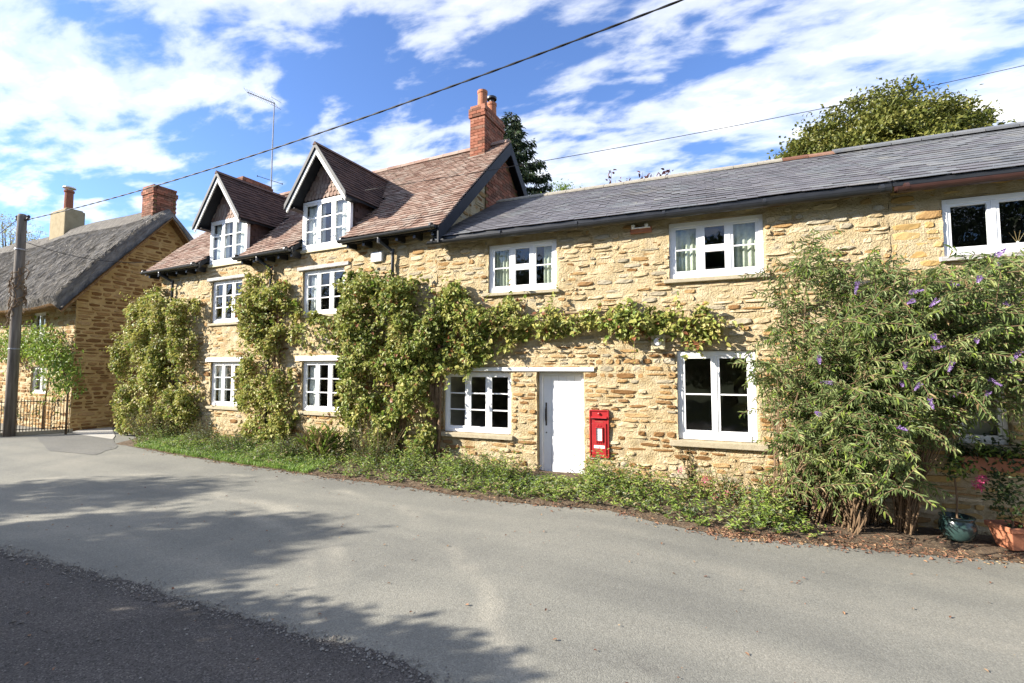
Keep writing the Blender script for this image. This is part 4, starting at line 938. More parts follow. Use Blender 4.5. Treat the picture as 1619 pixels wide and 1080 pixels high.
def climber(name, label, polys, base_px, seed, n, thick, lsize, mats, group=None, shoots=40, stem_r=.03, stems=5, gaps=.30, cat='climber'):
    r = np.random.default_rng(seed)
    g0 = wallpt(base_px[0], base_px[1], .15); g0[2] = verge_z(g0[0], g0[1])
    o = thing(name, label, cat, g0, 0, group)
    PP = []
    for poly in polys:
        pm = np.array([wallpt(px, py)[[0, 2]] for px, py in poly]); mn, mx_ = pm.min(0), pm.max(0)
        ar = .5 * abs(np.dot(pm[:, 0], np.roll(pm[:, 1], 1)) - np.dot(pm[:, 1], np.roll(pm[:, 0], 1)))
        k = int(n * ar); q = r.uniform(mn - .1, mx_ + .1, (k * 3, 2))
        jx = q + .5 * np.stack([vnoise(q[:, 0], q[:, 1], .22, seed) - .5, vnoise(q[:, 0], q[:, 1], .22, seed + 1) - .5], -1)
        q = q[inpoly(jx[:, 0], jx[:, 1], [tuple(p) for p in pm])]
        # distance to the outline thins the edge
        d = np.full(len(q), 9.)
        for i in range(len(pm)):
            a, b_ = pm[i], pm[(i + 1) % len(pm)]; t = np.clip(((q - a) @ (b_ - a)) / ((b_ - a) @ (b_ - a) + 1e-9), 0, 1)
            d = np.minimum(d, np.linalg.norm(q - a - t[:, None] * (b_ - a), axis=1))
        lump = vnoise(q[:, 0], q[:, 1], .38, seed + 2) * .65 + vnoise(q[:, 0], q[:, 1], .15, seed + 3) * .35
        keep = r.random(len(q)) < np.clip((lump - gaps) * 5, .08, 1); q, d, lump = q[keep], d[keep], lump[keep]
        q, d, lump = q[:k], d[:k], lump[:k]
        dep = .03 + thick * np.clip(d / .35 + .25, 0, 1) * (.25 + 1.0 * lump) * r.random(len(q)) ** .55
        wy = np.where(q[:, 0] > J[0], 0., (J[0] - q[:, 0]) * math.tan(DEL))
        PP.append(np.stack([q[:, 0], wy - dep, q[:, 1]], -1))
    P = np.concatenate(PP)
    # loose shoots waving off the mass
    S_ = []
    for _ in range(shoots):
        p = P[r.integers(len(P))].copy(); d = unit(np.array([r.normal(0, .8), -abs(r.normal(.5, .4)), r.normal(.35, .6)])); L = r.uniform(.18, .45); pts = [p]
        for i in range(9): d = unit(d + np.array([0, 0, -.10])); p = p + d * L / 9; pts.append(p)
        S_.append(np.array(pts))
    sh = np.concatenate(S_); P = np.concatenate([P, sh + r.normal(0, .015, sh.shape)])
    P = P[P[:, 2] > gz(P[:, 0]) + .05]
    T = np.stack([r.normal(0, .7, len(P)), r.normal(-.35, .4, len(P)), r.normal(-.35, .6, len(P))], -1)
    Nn = np.stack([r.normal(-.15, .5, len(P)), r.normal(-.7, .4, len(P)), r.normal(.75, .4, len(P))], -1)
    leaves_obj('foliage', P, T, Nn, lsize * r.uniform(.4, 1.4, len(P)), r.uniform(.5, .85, len(P)), mats, o, g0, r)
    for s in range(stems):
        tgt = P[r.integers(len(P))]; a = g0 + np.array([np.clip(r.normal(0, .12), -.3, .12), .02, 0]); pts = [a - g0 - (0, 0, .05)]
        for i in range(1, 11):
            t = i / 10; q = a * (1 - t) + tgt * t; wyy = wall_y(q[0]); q = np.array([a[0] + (tgt[0] - a[0]) * max(0, (t - .45) / .55) + .05 * math.sin(t * 5 + s), 0, a[2] + (tgt[2] - a[2]) * min(1, t / .55) ** .9]); q[1] = wall_y(q[0]) - .05 - .05 * abs(math.sin(t * 7 + s)); pts.append(q - g0)
        MB().tube(pts, list(np.linspace(stem_r, stem_r * .35, 11)), 6).build('stem', 'stem', o, smooth=True)
    for q in S_[::2]: MB().tube([p - g0 for p in q[::3]], .004, 4).build('twig', 'stem', o)
    return o
climber('climbing_shrub', 'broad yellow green climber at the left corner of tiled house', [[(205, 690), (196, 620), (188, 560), (205, 520), (212, 480), (240, 462), (275, 462), (300, 472), (325, 478), (326, 512), (315, 560), (318, 610), (325, 650), (310, 690)]], (262, 700), 101, 1700, .46, .072, [('lf_vine', .74), ('lf_green', .18), ('lf_dry', .08)], shoots=90, gaps=.34)
climber('climbing_shrub', 'narrow yellow green climber between left and middle window columns of tiled house', [[(392, 700), (384, 640), (390, 570), (382, 520), (388, 470), (402, 442), (430, 432), (462, 452), (474, 490), (472, 520), (455, 545), (462, 590), (468, 640), (474, 690), (450, 720)]], (425, 725), 103, 1700, .36, .072, [('lf_vine', .72), ('lf_green', .18), ('lf_red', .03), ('lf_dry', .06)], shoots=70, gaps=.34)
climber('climbing_shrub', 'massive green climber from ground to eave where the two houses join', [[(548, 745), (556, 690), (548, 620), (545, 560), (548, 500), (558, 455), (575, 430), (610, 428), (650, 432), (672, 445), (700, 450), (720, 470), (712, 520), (700, 560), (690, 600), (700, 650), (695, 700), (700, 742)],
        [(472, 512), (500, 500), (550, 500), (556, 548), (520, 552), (476, 545)]], (625, 762), 105, 1700, .50, .076, [('lf_vine2', .72), ('lf_green', .15), ('lf_vine', .10), ('lf_red', .03)], shoots=140, stems=12, gaps=.35)
climber('climbing_shrub', 'long horizontal green climber band trained between upper and lower cottage windows', [[(690, 580), (700, 470), (716, 450), (770, 480), (830, 485), (900, 495), (960, 482), (1000, 478), (1040, 496), (1060, 505), (1090, 490), (1130, 497), (1148, 512), (1138, 530), (1090, 532), (1050, 528), (1010, 545), (960, 540), (900, 530), (850, 535), (800, 545), (760, 565), (745, 582)]], (680, 762), 107, 1900, .34, .072, [('lf_vine2', .55), ('lf_green', .14), ('lf_vine', .27), ('lf_red', .04)], shoots=150, stems=7, gaps=.2)

# buddleia ------------------------------------------------------------
def buddleia():
    r = np.random.default_rng(201); g0 = np.array([3.75, -.35, float(gz(3.75))])
    o = thing('buddleia_bush', 'huge arching buddleia with purple flower spikes against the cottage wall', 'bush', g0)
    poly = [(1165, 560), (1150, 520), (1185, 470), (1200, 430), (1225, 392), (1290, 378), (1330, 385), (1370, 392), (1400, 410), (1440, 395), (1470, 420), (1530, 415), (1619, 408), (1700, 430), (1720, 640), (1650, 650), (1570, 640), (1505, 622), (1470, 665), (1448, 725), (1420, 800), (1340, 830), (1280, 800), (1235, 760), (1215, 680), (1190, 620)]
    pl = [tuple(RW(px, py, -.55)[[0, 2]]) for px, py in poly]; A = np.array(pl)
    P, T, Nn, sz = [], [], [], []; stems = MB(); tips = []
    def sprig(path, dens, s):
        L = np.cumsum([0] + [np.linalg.norm(path[i + 1] - path[i]) for i in range(len(path) - 1)]); n = max(3, int(L[-1] / dens))
        for k in range(n):
            q = L[-1] * (k + r.random() * .5) / n; i = min(len(path) - 2, int(np.searchsorted(L, q)) - 1 if q > 0 else 0); i = max(0, i)
            t = (q - L[i]) / (L[i + 1] - L[i] + 1e-9); p = path[i] * (1 - t) + path[i + 1] * t; ax = unit(path[i + 1] - path[i])
            sd = unit(np.cross(ax, r.normal(0, 1, 3)))
            for e in (-1, 1):
                P.append(p); T.append(sd * e * .8 + ax * .7 + np.array([0, 0, -.25])); Nn.append(np.array([r.normal(0, .3), -.35, .9]) + r.normal(0, .25, 3)); sz.append(s * r.uniform(.65, 1.25))
    nst = 0; stools = [np.array([np.clip(r.normal(3.75, .38), 3.05, 4.5), -r.uniform(.12, .6), float(gz(3.7))]) for _ in range(15)]
    while nst < 320:
        pq = r.uniform((1150, 375), (1720, 835))
        if not inpoly(np.array([pq[0]]), np.array([pq[1]]), poly)[0]: continue
        if pq[0] < 1300 and pq[1] < 640 and r.random() < .45: continue
        y = -r.uniform(.08, 1.3 if pq[0] < 1340 else 1.7); q = RW(pq[0], pq[1], y)[[0, 2]]
        if q[1] < .45 and r.random() < .75: continue
        if pq[0] < 1400 and r.random() < .45: continue
        nst += 1
        b0 = stools[int(r.integers(len(stools)))] + np.array([r.normal(0, .035), r.normal(0, .03), 0])
        e = np.array([q[0], y, max(q[1], .15)]); ctl = np.array([b0[0] * .65 + e[0] * .35, b0[1] * .6 + e[1] * .4, b0[2] + (e[2] - b0[2]) * r.uniform(.85, 1.15) + .15])
        path = [(1 - t) ** 2 * b0 + 2 * t * (1 - t) * ctl + t * t * e + r.normal(0, .012, 3) for t in np.linspace(0, 1, 14)]
        stems.tube([p - g0 for p in path], list(np.linspace(.009, .003, 14)), 5, caps=False)
        sprig(path[5:], .055, .085)
        for k in range(int(r.integers(5, 9))):
            i = int(r.integers(6, 14)); d = unit(np.array([r.normal(0, .8), r.normal(-.35, .5), r.normal(.25, .5)])); L = r.uniform(.2, .5); p = path[min(i, 13)]; sp_ = [p]
            for _ in range(7): d = unit(d + np.array([0, 0, -.09])); p = p + d * L / 7; sp_.append(p)
            if p[1] > -.04: continue
            stems.tube([a - g0 for a in sp_], .003, 4, caps=False); sprig(sp_, .04, .08)
            if r.random() < .5: tips.append((sp_[-1], unit(sp_[-1] - sp_[-2])))
    leaves_obj('foliage', np.array(P), np.array(T), np.array(Nn), np.array(sz), .22, [('lf_bud', .84), ('lf_green', .13), ('lf_dry', .03)], o, g0, r, curl=.3, fold=.3)
    stems.build('stems', 'stem', o)
    # flower spikes: the ones whose tip stands furthest out towards the road
    tips = sorted([t for t in tips if t[0][2] > 1.2], key=lambda t: t[0][1] + r.uniform(0, .6))[:34]
    for p, d in tips:
        n = 90; L = r.uniform(.07, .14); t = r.random(n); a = r.uniform(0, 6.28, n); d = unit(d + np.array([0, 0, -.25])); u = unit(np.cross(d, (0, 1., .2))); v = np.cross(d, u); rr = .014 * (1 - t * .75)
        Q = p + d * (t * L)[:, None] + (np.cos(a) * rr)[:, None] * u + (np.sin(a) * rr)[:, None] * v
        leaves_obj('flower', Q, Q - (p + d * (t * L)[:, None]) + d * .01, np.tile(d, (n, 1)), np.full(n, .016), .9, 'petal_purple', o, g0, r, simple=True)
buddleia()

# plants along the foot of the wall -----------------------------------
def foot(px, py, back=0.):
    p = GP(px, py); p[1] += back; p[2] = verge_z(p[0], p[1]); return p
def clump(name, label, px, py, w_, d_, h, n, ls, asp, mats, seed, back=.25, stalk=True, group=None, cat='plant', upr=.7, flowers=None):
    r = np.random.default_rng(seed); g0 = foot(px, py, back); o = thing(name, label, cat, g0, 0, group)
    P, T, Nn, sz = [], [], [], []; st = MB()
    for k in range(n):
        a = r.uniform(0, 6.28); q = math.sqrt(r.random()); b0 = np.array([math.cos(a) * q * w_ / 2, math.sin(a) * q * d_ / 2, 0]); hh = h * r.uniform(.5, 1.1) * (1 - .35 * q)
        lean = np.array([b0[0] * .5 + r.normal(0, .1), b0[1] * .5 + r.normal(-.04, .08), 0]); path = [b0 + lean * (t ** 1.6) + np.array([0, 0, hh * t]) for t in np.linspace(0, 1, 6)]
        path = [p + (0, 0, verge_z(g0[0] + b0[0], g0[1] + b0[1]) - g0[2]) for p in path]
        for p in path:
            if p[1] + g0[1] > wall_y(p[0] + g0[0]) - .03: p[1] = wall_y(p[0] + g0[0]) - .03 - g0[1]
        if stalk: st.tube(path[::2] + [path[-1]], .004, 4, caps=False)
        m = int(r.integers(9, 15))
        for i in range(m):
            t = (.15 + .85 * i / m) * 5; j = min(4, int(t)); p = path[j] * (1 - (t - j)) + path[j + 1] * (t - j); an = i * 2.4 + r.random()
            P.append(p); T.append([math.cos(an), math.sin(an), upr * r.uniform(.3, 1.3)]); Nn.append([r.normal(0, .3), r.normal(-.2, .3), 1]); sz.append(ls * r.uniform(.6, 1.25) * (1 - .4 * i / m))
    leaves_obj('foliage', np.array(P), np.array(T), np.array(Nn), np.array(sz), asp, mats, o, None, r, curl=.25)
    if stalk: st.build('stalks', 'lf_dry', o)
    if flowers:
        for k in range(flowers[1]):
            c = np.array(P[int(r.integers(len(P)))]) + (0, -.04, .05); q = r.normal(0, .018, (40, 3)); leaves_obj('flower', c + q, q + .001, np.tile([0, -.3, 1.], (40, 1)), np.full(40, .018), .8, flowers[0], o, None, r, simple=True)
    return o
clump('leafy_plant', 'bright green leafy clump at right foot of the white door', 968, 792, .95, .45, .33, 60, .085, .42, 'lf_green', 301, .35)
clump('leafy_plant', 'tall dark ivy shoot climbing the wall below the sash window sill', 1095, 770, .12, .08, .85, 9, .06, .6, 'lf_dark', 302, .75, cat='plant')
clump('silver_shrub', 'silvery green feathery shrub at the foot of massive climber', 565, 748, .95, .5, .95, 80, .05, .3, [('lf_silver', .9), ('lf_dry', .1)], 303, .4, cat='shrub')
clump('strappy_plant', 'strappy pale green iris clump under window beside silvery shrub', 487, 740, .55, .35, .75, 34, .34, .07, [('lf_green', .6), ('lf_dry', .4)], 304, .35, upr=2.2)
clump('leafy_plant', 'dark green low shrub between iris clump and narrow climber', 440, 735, .8, .45, .55, 55, .07, .5, [('lf_dark', .5), ('lf_bud', .5)], 305, .35, cat='shrub')
clump('leafy_plant', 'grey green upright plant below the left lower window', 292, 714, .6, .5, .75, 55, .07, .4, [('lf_silver', .6), ('lf_bud', .4)], 306, .45)
clump('leafy_plant', 'low grey green mound on the grass below left lower window', 345, 722, .9, .5, .42, 55, .06, .4, [('lf_silver', .5), ('lf_green', .5)], 307, .35)
clump('rambling_shrub', 'straggly brownish green shrub at far left end of the verge', 215, 702, 1.3, .8, 1.05, 110, .065, .4, [('lf_bud', .55), ('lf_dry', .25), ('lf_silver', .2)], 308, .5, cat='shrub')
clump('flowering_weed', 'straggly weed with pink flower heads below right end of sash window', 1130, 815, .8, .35, .55, 48, .07, .4, [('lf_green', .55), ('lf_bud', .45)], 309, .4, flowers=('petal_pink', 5))
clump('dry_shrub', 'dry straw coloured twigs at the foot of the buddleia', 1262, 826, .7, .4, .6, 42, .09, .1, 'lf_dry', 310, .35, upr=1.6)
clump('leafy_plant', 'broad leafy green clump below the left cottage window sill', 772, 772, 1.0, .4, .45, 62, .07, .4, [('lf_green', .7), ('lf_silver', .3)], 311, .4)

# weeds and grass nobody could count ----------------------------------
def scatter_weeds():
    r = np.random.default_rng(401); P, T, Nn, sz, asp = [], [], [], [], []
    k = 0
    while k < 2900:
        x = r.uniform(-10.6, 3.35); e = edge_y(x); wy = wall_y(x); t = r.random() ** .8
        dens = vnoise(x, 0, .5, 41)
        if r.random() > .35 + .9 * dens: continue
        y = e + .10 + (min(wy - .05, e + 1.0) - e - .10) * t
        if -.35 < x < .30 and y > -.5 and r.random() < .8: continue
        k += 1; z = verge_z(x, y); h = (.09 + .30 * min(1, t * 1.3)) * r.uniform(.5, 1.25) * (.55 + .8 * dens)
        if -10 < x < -4.8: h *= .5
        if -.6 < x < .55: h = min(h, .05 + .1 * max(0, -y - .35))
        lean = r.normal(0, .14, 2); n = int(r.integers(9, 16))
        for i in range(n):
            f = (i + .5) / n; an = i * 2.4 + r.random(); P.append((x + lean[0] * f, min(y + lean[1] * f, wy - .03), z + h * f)); T.append((math.cos(an), math.sin(an) - .1, r.uniform(.2, 1.0))); Nn.append((r.normal(0, .3), -.2, 1)); sz.append(.055 * r.uniform(.5, 1.25)); asp.append(.25 + .3 * r.random())
    g = leaves_obj('verge_weeds', np.array(P), np.array(T), np.array(Nn), np.array(sz), np.array(asp), [('lf_green', .62), ('lf_silver', .16), ('lf_bud', .12), ('lf_dry', .10)], None, None, r)
    kind(g, 'stuff'); tag(g, 'low green weeds crowding the verge along the cottage walls', 'weeds')
    n = 16000; x = r.uniform(-10.2, -4.2, n); e = np.array([edge_y(a) for a in x]); t = r.random(n) ** 1.2; y = e + .02 + t * .75; z = np.array([verge_z(a, b_) for a, b_ in zip(x, y)])
    T = np.stack([r.normal(0, .35, n), r.normal(0, .35, n), np.ones(n)], -1)
    g = leaves_obj('grass', np.stack([x, y, z - .005], -1), T, np.stack([r.normal(0, 1, n), r.normal(-1, .5, n), np.zeros(n)], -1), r.uniform(.04, .11, n), .09, 'lf_grass', None, None, r, simple=True)
    kind(g, 'stuff'); tag(g, 'short bright grass strip in front of the tiled house', 'grass')
    n = 3800; x = np.where(r.random(n) < .62, r.uniform(2.2, 6.4, n), r.uniform(-9.5, 3, n)); y = np.array([edge_y(a) for a in x]) + r.normal(.02, .09, n) + np.where((x > 3.0) & (r.random(n) < .6), r.random(n) * .5, 0); z = np.array([max(verge_z(a, b_), float(gz(a)) + .003) for a, b_ in zip(x, y)]) + .004
    g = leaves_obj('leaf_litter', np.stack([x, y, z], -1), np.stack([r.normal(0, 1, n), r.normal(0, 1, n), r.normal(0, .15, n)], -1), np.tile([0, 0, 1.], (n, 1)) + r.normal(0, .35, (n, 3)), r.uniform(.015, .05, n), .5, 'lf_fall', None, None, r)
    kind(g, 'stuff'); tag(g, 'reddish brown leaf litter gathered along the road edge', 'leaf litter')
    n = 360; x = r.uniform(-6, 6, n); y = -7.2 + 5.7 * r.random(n) ** 1.3
    g = leaves_obj('fallen_leaves', np.stack([x, y, gz(x) + .012], -1), np.stack([r.normal(0, 1, n), r.normal(0, 1, n), r.normal(0, .1, n)], -1), np.tile([0, 0, 1.], (n, 1)) + r.normal(0, .15, (n, 3)), r.uniform(.012, .038, n), .55, 'lf_fall', None, None, r)
    kind(g, 'stuff'); tag(g, 'scattered fallen leaves lying on the asphalt', 'leaves')
scatter_weeds()
def grit():
    r = np.random.default_rng(421); n = 5200; x = r.uniform(-7, 2.0, n)
    ye = np.array([-4.97 - .14 * max(0, a) ** 2 for a in x]); y = ye + r.normal(-.05, .05, n) - (r.random(n) < .3) * r.random(n) * 2.2
    k = r.integers(0, 3600, n); s_ = r.uniform(.003, .011, n) * (1 + (r.random(n) < .03) * 1.2)
    o8 = np.array([(1, 0, 0), (0, 1, 0), (-1, 0, 0), (0, -1, 0), (0, 0, .8), (0, 0, -.4)], float)
    V = (o8[None] * s_[:, None, None] * r.uniform(.6, 1.2, (n, 6, 1)) + np.stack([x, y, gz(x) + .008 + s_ * .3], -1)[:, None, :]).reshape(-1, 3)
    F = (np.array([(0, 1, 4), (1, 2, 4), (2, 3, 4), (3, 0, 4), (1, 0, 5), (2, 1, 5), (3, 2, 5), (0, 3, 5)])[None] + (np.arange(n) * 6)[:, None, None]).reshape(-1, 3)
    g = kind(link('road_grit', np_mesh('road_grit', V, F, 'grit')), 'stuff'); tag(g, 'loose grit lying along the dark tarmac seam', 'grit')
grit()

# pots ----------------------------------------------------------------
gp = foot(1522, 864, .0); gp = np.array([4.92, -.42, 0]); gp[2] = verge_z(gp[0], gp[1]) + .015
p1 = thing('glazed_pot', 'round dark green glazed plant pot by the wall at right', 'pot', gp); p1.scale = (.82, .82, .82)
MB().lathe([(.12, 0), (.165, .05), (.205, .14), (.21, .21), (.185, .28), (.175, .30), (.20, .32), (.20, .34), (.165, .34), (.165, .28), (.02, .28)], (0, 0, 0), 28).build('bowl', 'pot_glaze', p1, smooth=True)
MB().lathe([(.16, .27), (.12, .285), (.02, .29)], (0, 0, 0), 16).build('earth', 'soil', p1)
gp2 = np.array([5.37, -.50, 0]); gp2[2] = verge_z(gp2[0], gp2[1]) + .015
p2 = thing('terracotta_pot', 'square rimmed terracotta pot at the right picture edge', 'pot', gp2, .35); p2.scale = (.85, .85, .85)
def sqpot():
    b = MB(); prof = [(.11, 0), (.165, .24), (.185, .24), (.19, .31), (.165, .31), (.155, .25)]; V = []
    for q, z in prof: V += [(-q, -q, z), (q, -q, z), (q, q, z), (-q, q, z)]
    F = [(i * 4 + j, i * 4 + (j + 1) % 4, i * 4 + 4 + (j + 1) % 4, i * 4 + 4 + j) for i in range(len(prof) - 1) for j in range(4)] + [(3, 2, 1, 0)]
    return b.add(V, F)
sqpot().build('body', 'terracotta', p2, bevel=.012); MB().box(-.15, .15, -.15, .15, .23, .25).build('earth', 'soil', p2)
def potplant(name, label, base, h, n, rad_, mats, stem_h, seed, flowers=0, ls=.06, trunk=True):
    r = np.random.default_rng(seed); o = thing(name, label, 'plant', base)
    if trunk: MB().tube([(0, 0, -.04), (.01, 0, stem_h * .5), (0, 0, stem_h)], [.012, .010, .008], 6).build('stem', 'stem', o)
    c = r.normal(0, 1, (n, 3)); c = unit(c) * (r.random(n) ** .45)[:, None] * np.array([rad_, rad_, h / 2]); P = c + np.array([0, 0, stem_h + h * .3])
    P = P[(P[:, 2] > .0) & (P[:, 1] + base[1] < -.03)]; n = len(P)
    leaves_obj('foliage', P, r.normal(0, 1, (n, 3)), np.stack([r.normal(0, .5, n), r.normal(-.4, .4, n), np.ones(n)], -1), ls * r.uniform(.6, 1.2, n), .5, mats, o, None, r)
    for k in range(flowers):
        cc = np.array([.08 + r.normal(0, .07), -rad_ * .7, stem_h + r.uniform(-.12, .18)]); q = r.normal(0, .018, (50, 3)); leaves_obj('flower', cc + q, q + .001, np.tile([0, -.5, 1.], (50, 1)), np.full(50, .02), .9, 'petal_pink', o, None, r, simple=True)
potplant('standard_rose', 'slim standard plant with pink flowers growing from green glazed pot', gp + (0, 0, .235), .34, 150, .17, [('lf_green', .5), ('lf_dark', .5)], .52, 501, 4)
potplant('pot_plant', 'dark bushy plant in the terracotta pot', gp2 + (0, 0, .21), .7, 420, .24, 'lf_dark', .18, 502, 0, .055)
wbx = thing('window_box', 'dark planted trough under shaded ground floor window at right', 'window box', (5.08, -.14, .62))
MB().box(0, .62, -.08, .10, 0, .16).build('trough', 'terracotta', wbx, bevel=.008)
r_ = np.random.default_rng(503); n = 520; P = np.stack([r_.uniform(-.06, .68, n), r_.normal(-.03, .07, n), r_.normal(.2, .09, n)], -1); P[:, 1] = np.minimum(P[:, 1], .1)
leaves_obj('foliage', P, r_.normal(0, 1, (n, 3)) + (0, -.5, 0), np.tile([0, -.4, 1.], (n, 1)), r_.uniform(.04, .08, n), .5, [('lf_dark', .7), ('lf_green', .3)], wbx, None, r_)

# trees ---------------------------------------------------------------
def tree(name, label, base, blobs, n, ls, mats, seed, trunk_r=.25, group=None, asp=.62, clumps=160, limbs=9, cat='tree', spread=.3, upper=None):
    """blobs: (centre, radii) relative to base; leaves hang in clumps on the outer part of each blob"""
    r = np.random.default_rng(seed); o = thing(name, label, cat, base, 0, group); P = []; cc = []
    tot = sum(b_[1][0] * b_[1][1] * b_[1][2] for b_ in blobs) ; tr = MB()
    top = max(b_[0][2] for b_ in blobs)
    tr.tube([(0, 0, -.2), (.03, 0, top * .35), (-.04, .05, top * .7), (0, 0, top)], [trunk_r * 1.25, trunk_r, trunk_r * .7, trunk_r * .3], 10); tr.build('trunk', 'bark', o, smooth=True)
    for c, ra in blobs:
        k = max(6, int(clumps * ra[0] * ra[1] * ra[2] / tot)); u = unit(r.normal(0, 1, (k, 3))) * (.45 + .6 * r.random(k) ** .6)[:, None]
        if upper is not None: u[:, 2] = np.where(u[:, 2] < upper, -u[:, 2] * r.random(k), u[:, 2])
        cc.append(np.array(c) + u * np.array(ra))
    cc = np.concatenate(cc); idx = r.integers(len(cc), size=n); sp_ = np.array(blobs[0][1]).mean() * spread
    P = cc[idx] + r.normal(0, 1, (n, 3)) * np.array([sp_, sp_, sp_ * .62]) * (.6 + .6 * r.random(len(cc)))[idx][:, None]
    out = unit(P - np.mean([b_[0] for b_ in blobs], 0))
    T = out * .5 + r.normal(0, .6, (n, 3)) + (0, 0, -.3); Nn = out * .6 + r.normal(0, .45, (n, 3)) + (0, 0, .8)
    leaves_obj('crown', P, T, Nn, ls * r.uniform(.6, 1.25, n), asp, mats, o, None, r, simple=ls > .1)
    lb_ = MB()
    for k in range(limbs):
        c = cc[r.integers(len(cc))]; s0 = np.array([0, 0, top * r.uniform(.3, .75)]); lb_.tube([s0, s0 * .5 + c * .5 + (0, 0, .2), c], [trunk_r * .5, trunk_r * .28, trunk_r * .08], 6)
    lb_.build('limbs', 'bark', o, smooth=True); return o
def behind(px, py, y): return RW(px, py, y)
c = behind(1425, 250, 11.)
tree('lime_tree', 'large round yellow green tree rising behind the slate roof', (c[0] - .75, 11., 0), [((0, 0, 7.75), (2.8, 2.5, 3.0)), ((-1.7, -.3, 7.2), (2.0, 2.0, 2.4)), ((-2.8, 0, 6.9), (1.5, 1.6, 1.8)), ((1.6, -.2, 7.3), (1.9, 2.0, 2.4)), ((2.7, 0, 6.9), (1.5, 1.6, 1.9)), ((.4, -1.2, 7.6), (2.0, 1.8, 2.3))], 130000, .13, [('lf_lime', 1.)], 601, .35, clumps=2200, spread=.075, upper=-.25)
# conifer behind the chimney
def conifer(label, base, h, rb, seed, mats='lf_fir'):
    r = np.random.default_rng(seed); o = thing('conifer_tree', label, 'tree', base); P, T, Nn = [], [], []; br = MB()
    MB().tube([(0, 0, -.2), (0, 0, h * .5), (0, 0, h)], [.22, .13, .02], 8).build('trunk', 'bark', o, smooth=True)
    for k in range(150):
        z = h * (.15 + .85 * (k / 150) ** .9); L = rb * (1 - z / h) ** .8 * r.uniform(.65, 1.15) + .12; a = k * 2.4 + r.normal(0, .2); d = np.array([math.cos(a), math.sin(a), 0])
        pts = [np.array([0, 0, z]) + d * L * t + np.array([0, 0, L * (-.42 * t + .30 * t * t)]) for t in np.linspace(0, 1, 6)]
        br.tube(pts, [.02, .016, .012, .009, .006, .003], 4, caps=False)
        m = int(L * 230)
        for _ in range(m):
            t = r.random() ** .7 * 5; i = min(4, int(t)); p = pts[i] * (1 - t + i) + pts[i + 1] * (t - i); w_ = r.normal(0, .10) ; P.append(p + np.array([-d[1], d[0], 0]) * w_ + np.array([0, 0, -abs(r.normal(0, .09))])); T.append(d * .5 + np.array([-d[1], d[0], 0]) * np.sign(w_) * .7 + np.array([0, 0, -.5]) + r.normal(0, .25, 3)); Nn.append(r.normal(0, .4, 3) + np.array([0, 0, 1]))
    n = len(P); leaves_obj('crown', np.array(P), np.array(T), np.array(Nn), r.uniform(.12, .26, n), .26, mats, o, None, r, simple=True); br.build('branches', 'bark', o)
c = behind(812, 188, 9.5); conifer('dark spruce tree standing behind the right gable chimney', (c[0] - .1, 9.5, 0), c[2] + .3, 4.6, 602)
c = behind(890, 296, 9.); tree('round_bush', 'small bright bush top just above the slate ridge', (c[0], 9., 0), [((0, 0, c[2] - .75), (.55, .5, .8))], 2600, .09, 'lf_wist', 603, .08, clumps=60, limbs=4, cat='bush')
def shoots_bush(px_list, y, label, seed):
    r = np.random.default_rng(seed); c0 = behind(px_list[0][0], px_list[0][1], y); o = thing('plum_bush', label, 'bush', (c0[0], y, 0)); P = []; st = MB()
    for px, py in px_list:
        e = behind(px, py, y) - np.array([c0[0], y, 0]); b_ = np.array([e[0] * .5, 0, 1.0]); m = b_ * .35 + e * .65 + np.array([r.normal(0, .08), 0, 0]); st.tube([np.array([e[0] * .3, 0, 0]), b_, m, e], [.03, .02, .012, .004], 5)
        for _ in range(110): t = r.random(); P.append((m * (1 - t) + e * t if r.random() < .8 else b_ * (1 - t) + m * t) + r.normal(0, .06, 3))
    n = len(P); leaves_obj('foliage', np.array(P), r.normal(0, 1, (n, 3)), r.normal(0, .5, (n, 3)) + (0, 0, 1), r.uniform(.09, .16, n), .6, 'lf_plum', o, None, r); st.build('stems', 'stem', o)
shoots_bush([(967, 270), (973, 285), (995, 279), (988, 290), (1016, 272), (1022, 280), (1034, 274), (1044, 276), (1054, 268), (1028, 284)], 6.2, 'purple leaved shoots poking above the slate ridge', 604)
c = hit(18, 385, T0 + EY * 14, EY)
tree('autumn_tree', 'thin yellowing tree behind the thatched roof at left edge', (c[0], c[1], 0), [((0, 0, c[2] + .2), (2.6, 2.4, 2.6)), ((2.2, 0, c[2] - 1.0), (1.8, 1.6, 1.8))], 3800, .16, [('lf_vine', .7), ('lf_dry', .3)], 605, .2, clumps=90, limbs=26, spread=.2)
# pergola plant on the thatched front
def wisteria(label, pts, n, seed, y=-.35):
    r = np.random.default_rng(seed); P = []
    W = [hit(px, py, T0 + EY * y, EY) for px, py in pts]; g0 = np.array([W[-1][0], W[-1][1], 0.]); o = thing('wisteria', label, 'climber', g0)
    for k in range(n):
        i = r.integers(len(W) - 1); t = r.random(); P.append(W[i] * (1 - t) + W[i + 1] * t + r.normal(0, 1, 3) * np.array([.24, .2, .26]))
    P = np.array(P); P = P[(P - T0) @ EY < -.03]; n = len(P); leaves_obj('foliage', P, np.stack([r.normal(0, .6, n), r.normal(-.3, .4, n), r.normal(-.5, .5, n)], -1), np.stack([r.normal(0, .4, n), r.normal(-.6, .3, n), np.ones(n)], -1), r.uniform(.06, .15, n), .45, [('lf_wist', .9), ('lf_vine', .1)], o, g0, r)
    MB().tube([np.array([0, 0, 0]), (W[-1] - g0) * .7, *[q - g0 for q in W[::-1]]], [.03, .028] + list(np.linspace(.025, .012, len(W))), 6).build('stem', 'stem', o, smooth=True)
wisteria('bright green wisteria trained across the front of thatched cottage', [(-20, 545), (10, 548), (35, 540), (60, 545), (85, 552), (98, 580), (108, 610)], 3600, 606)
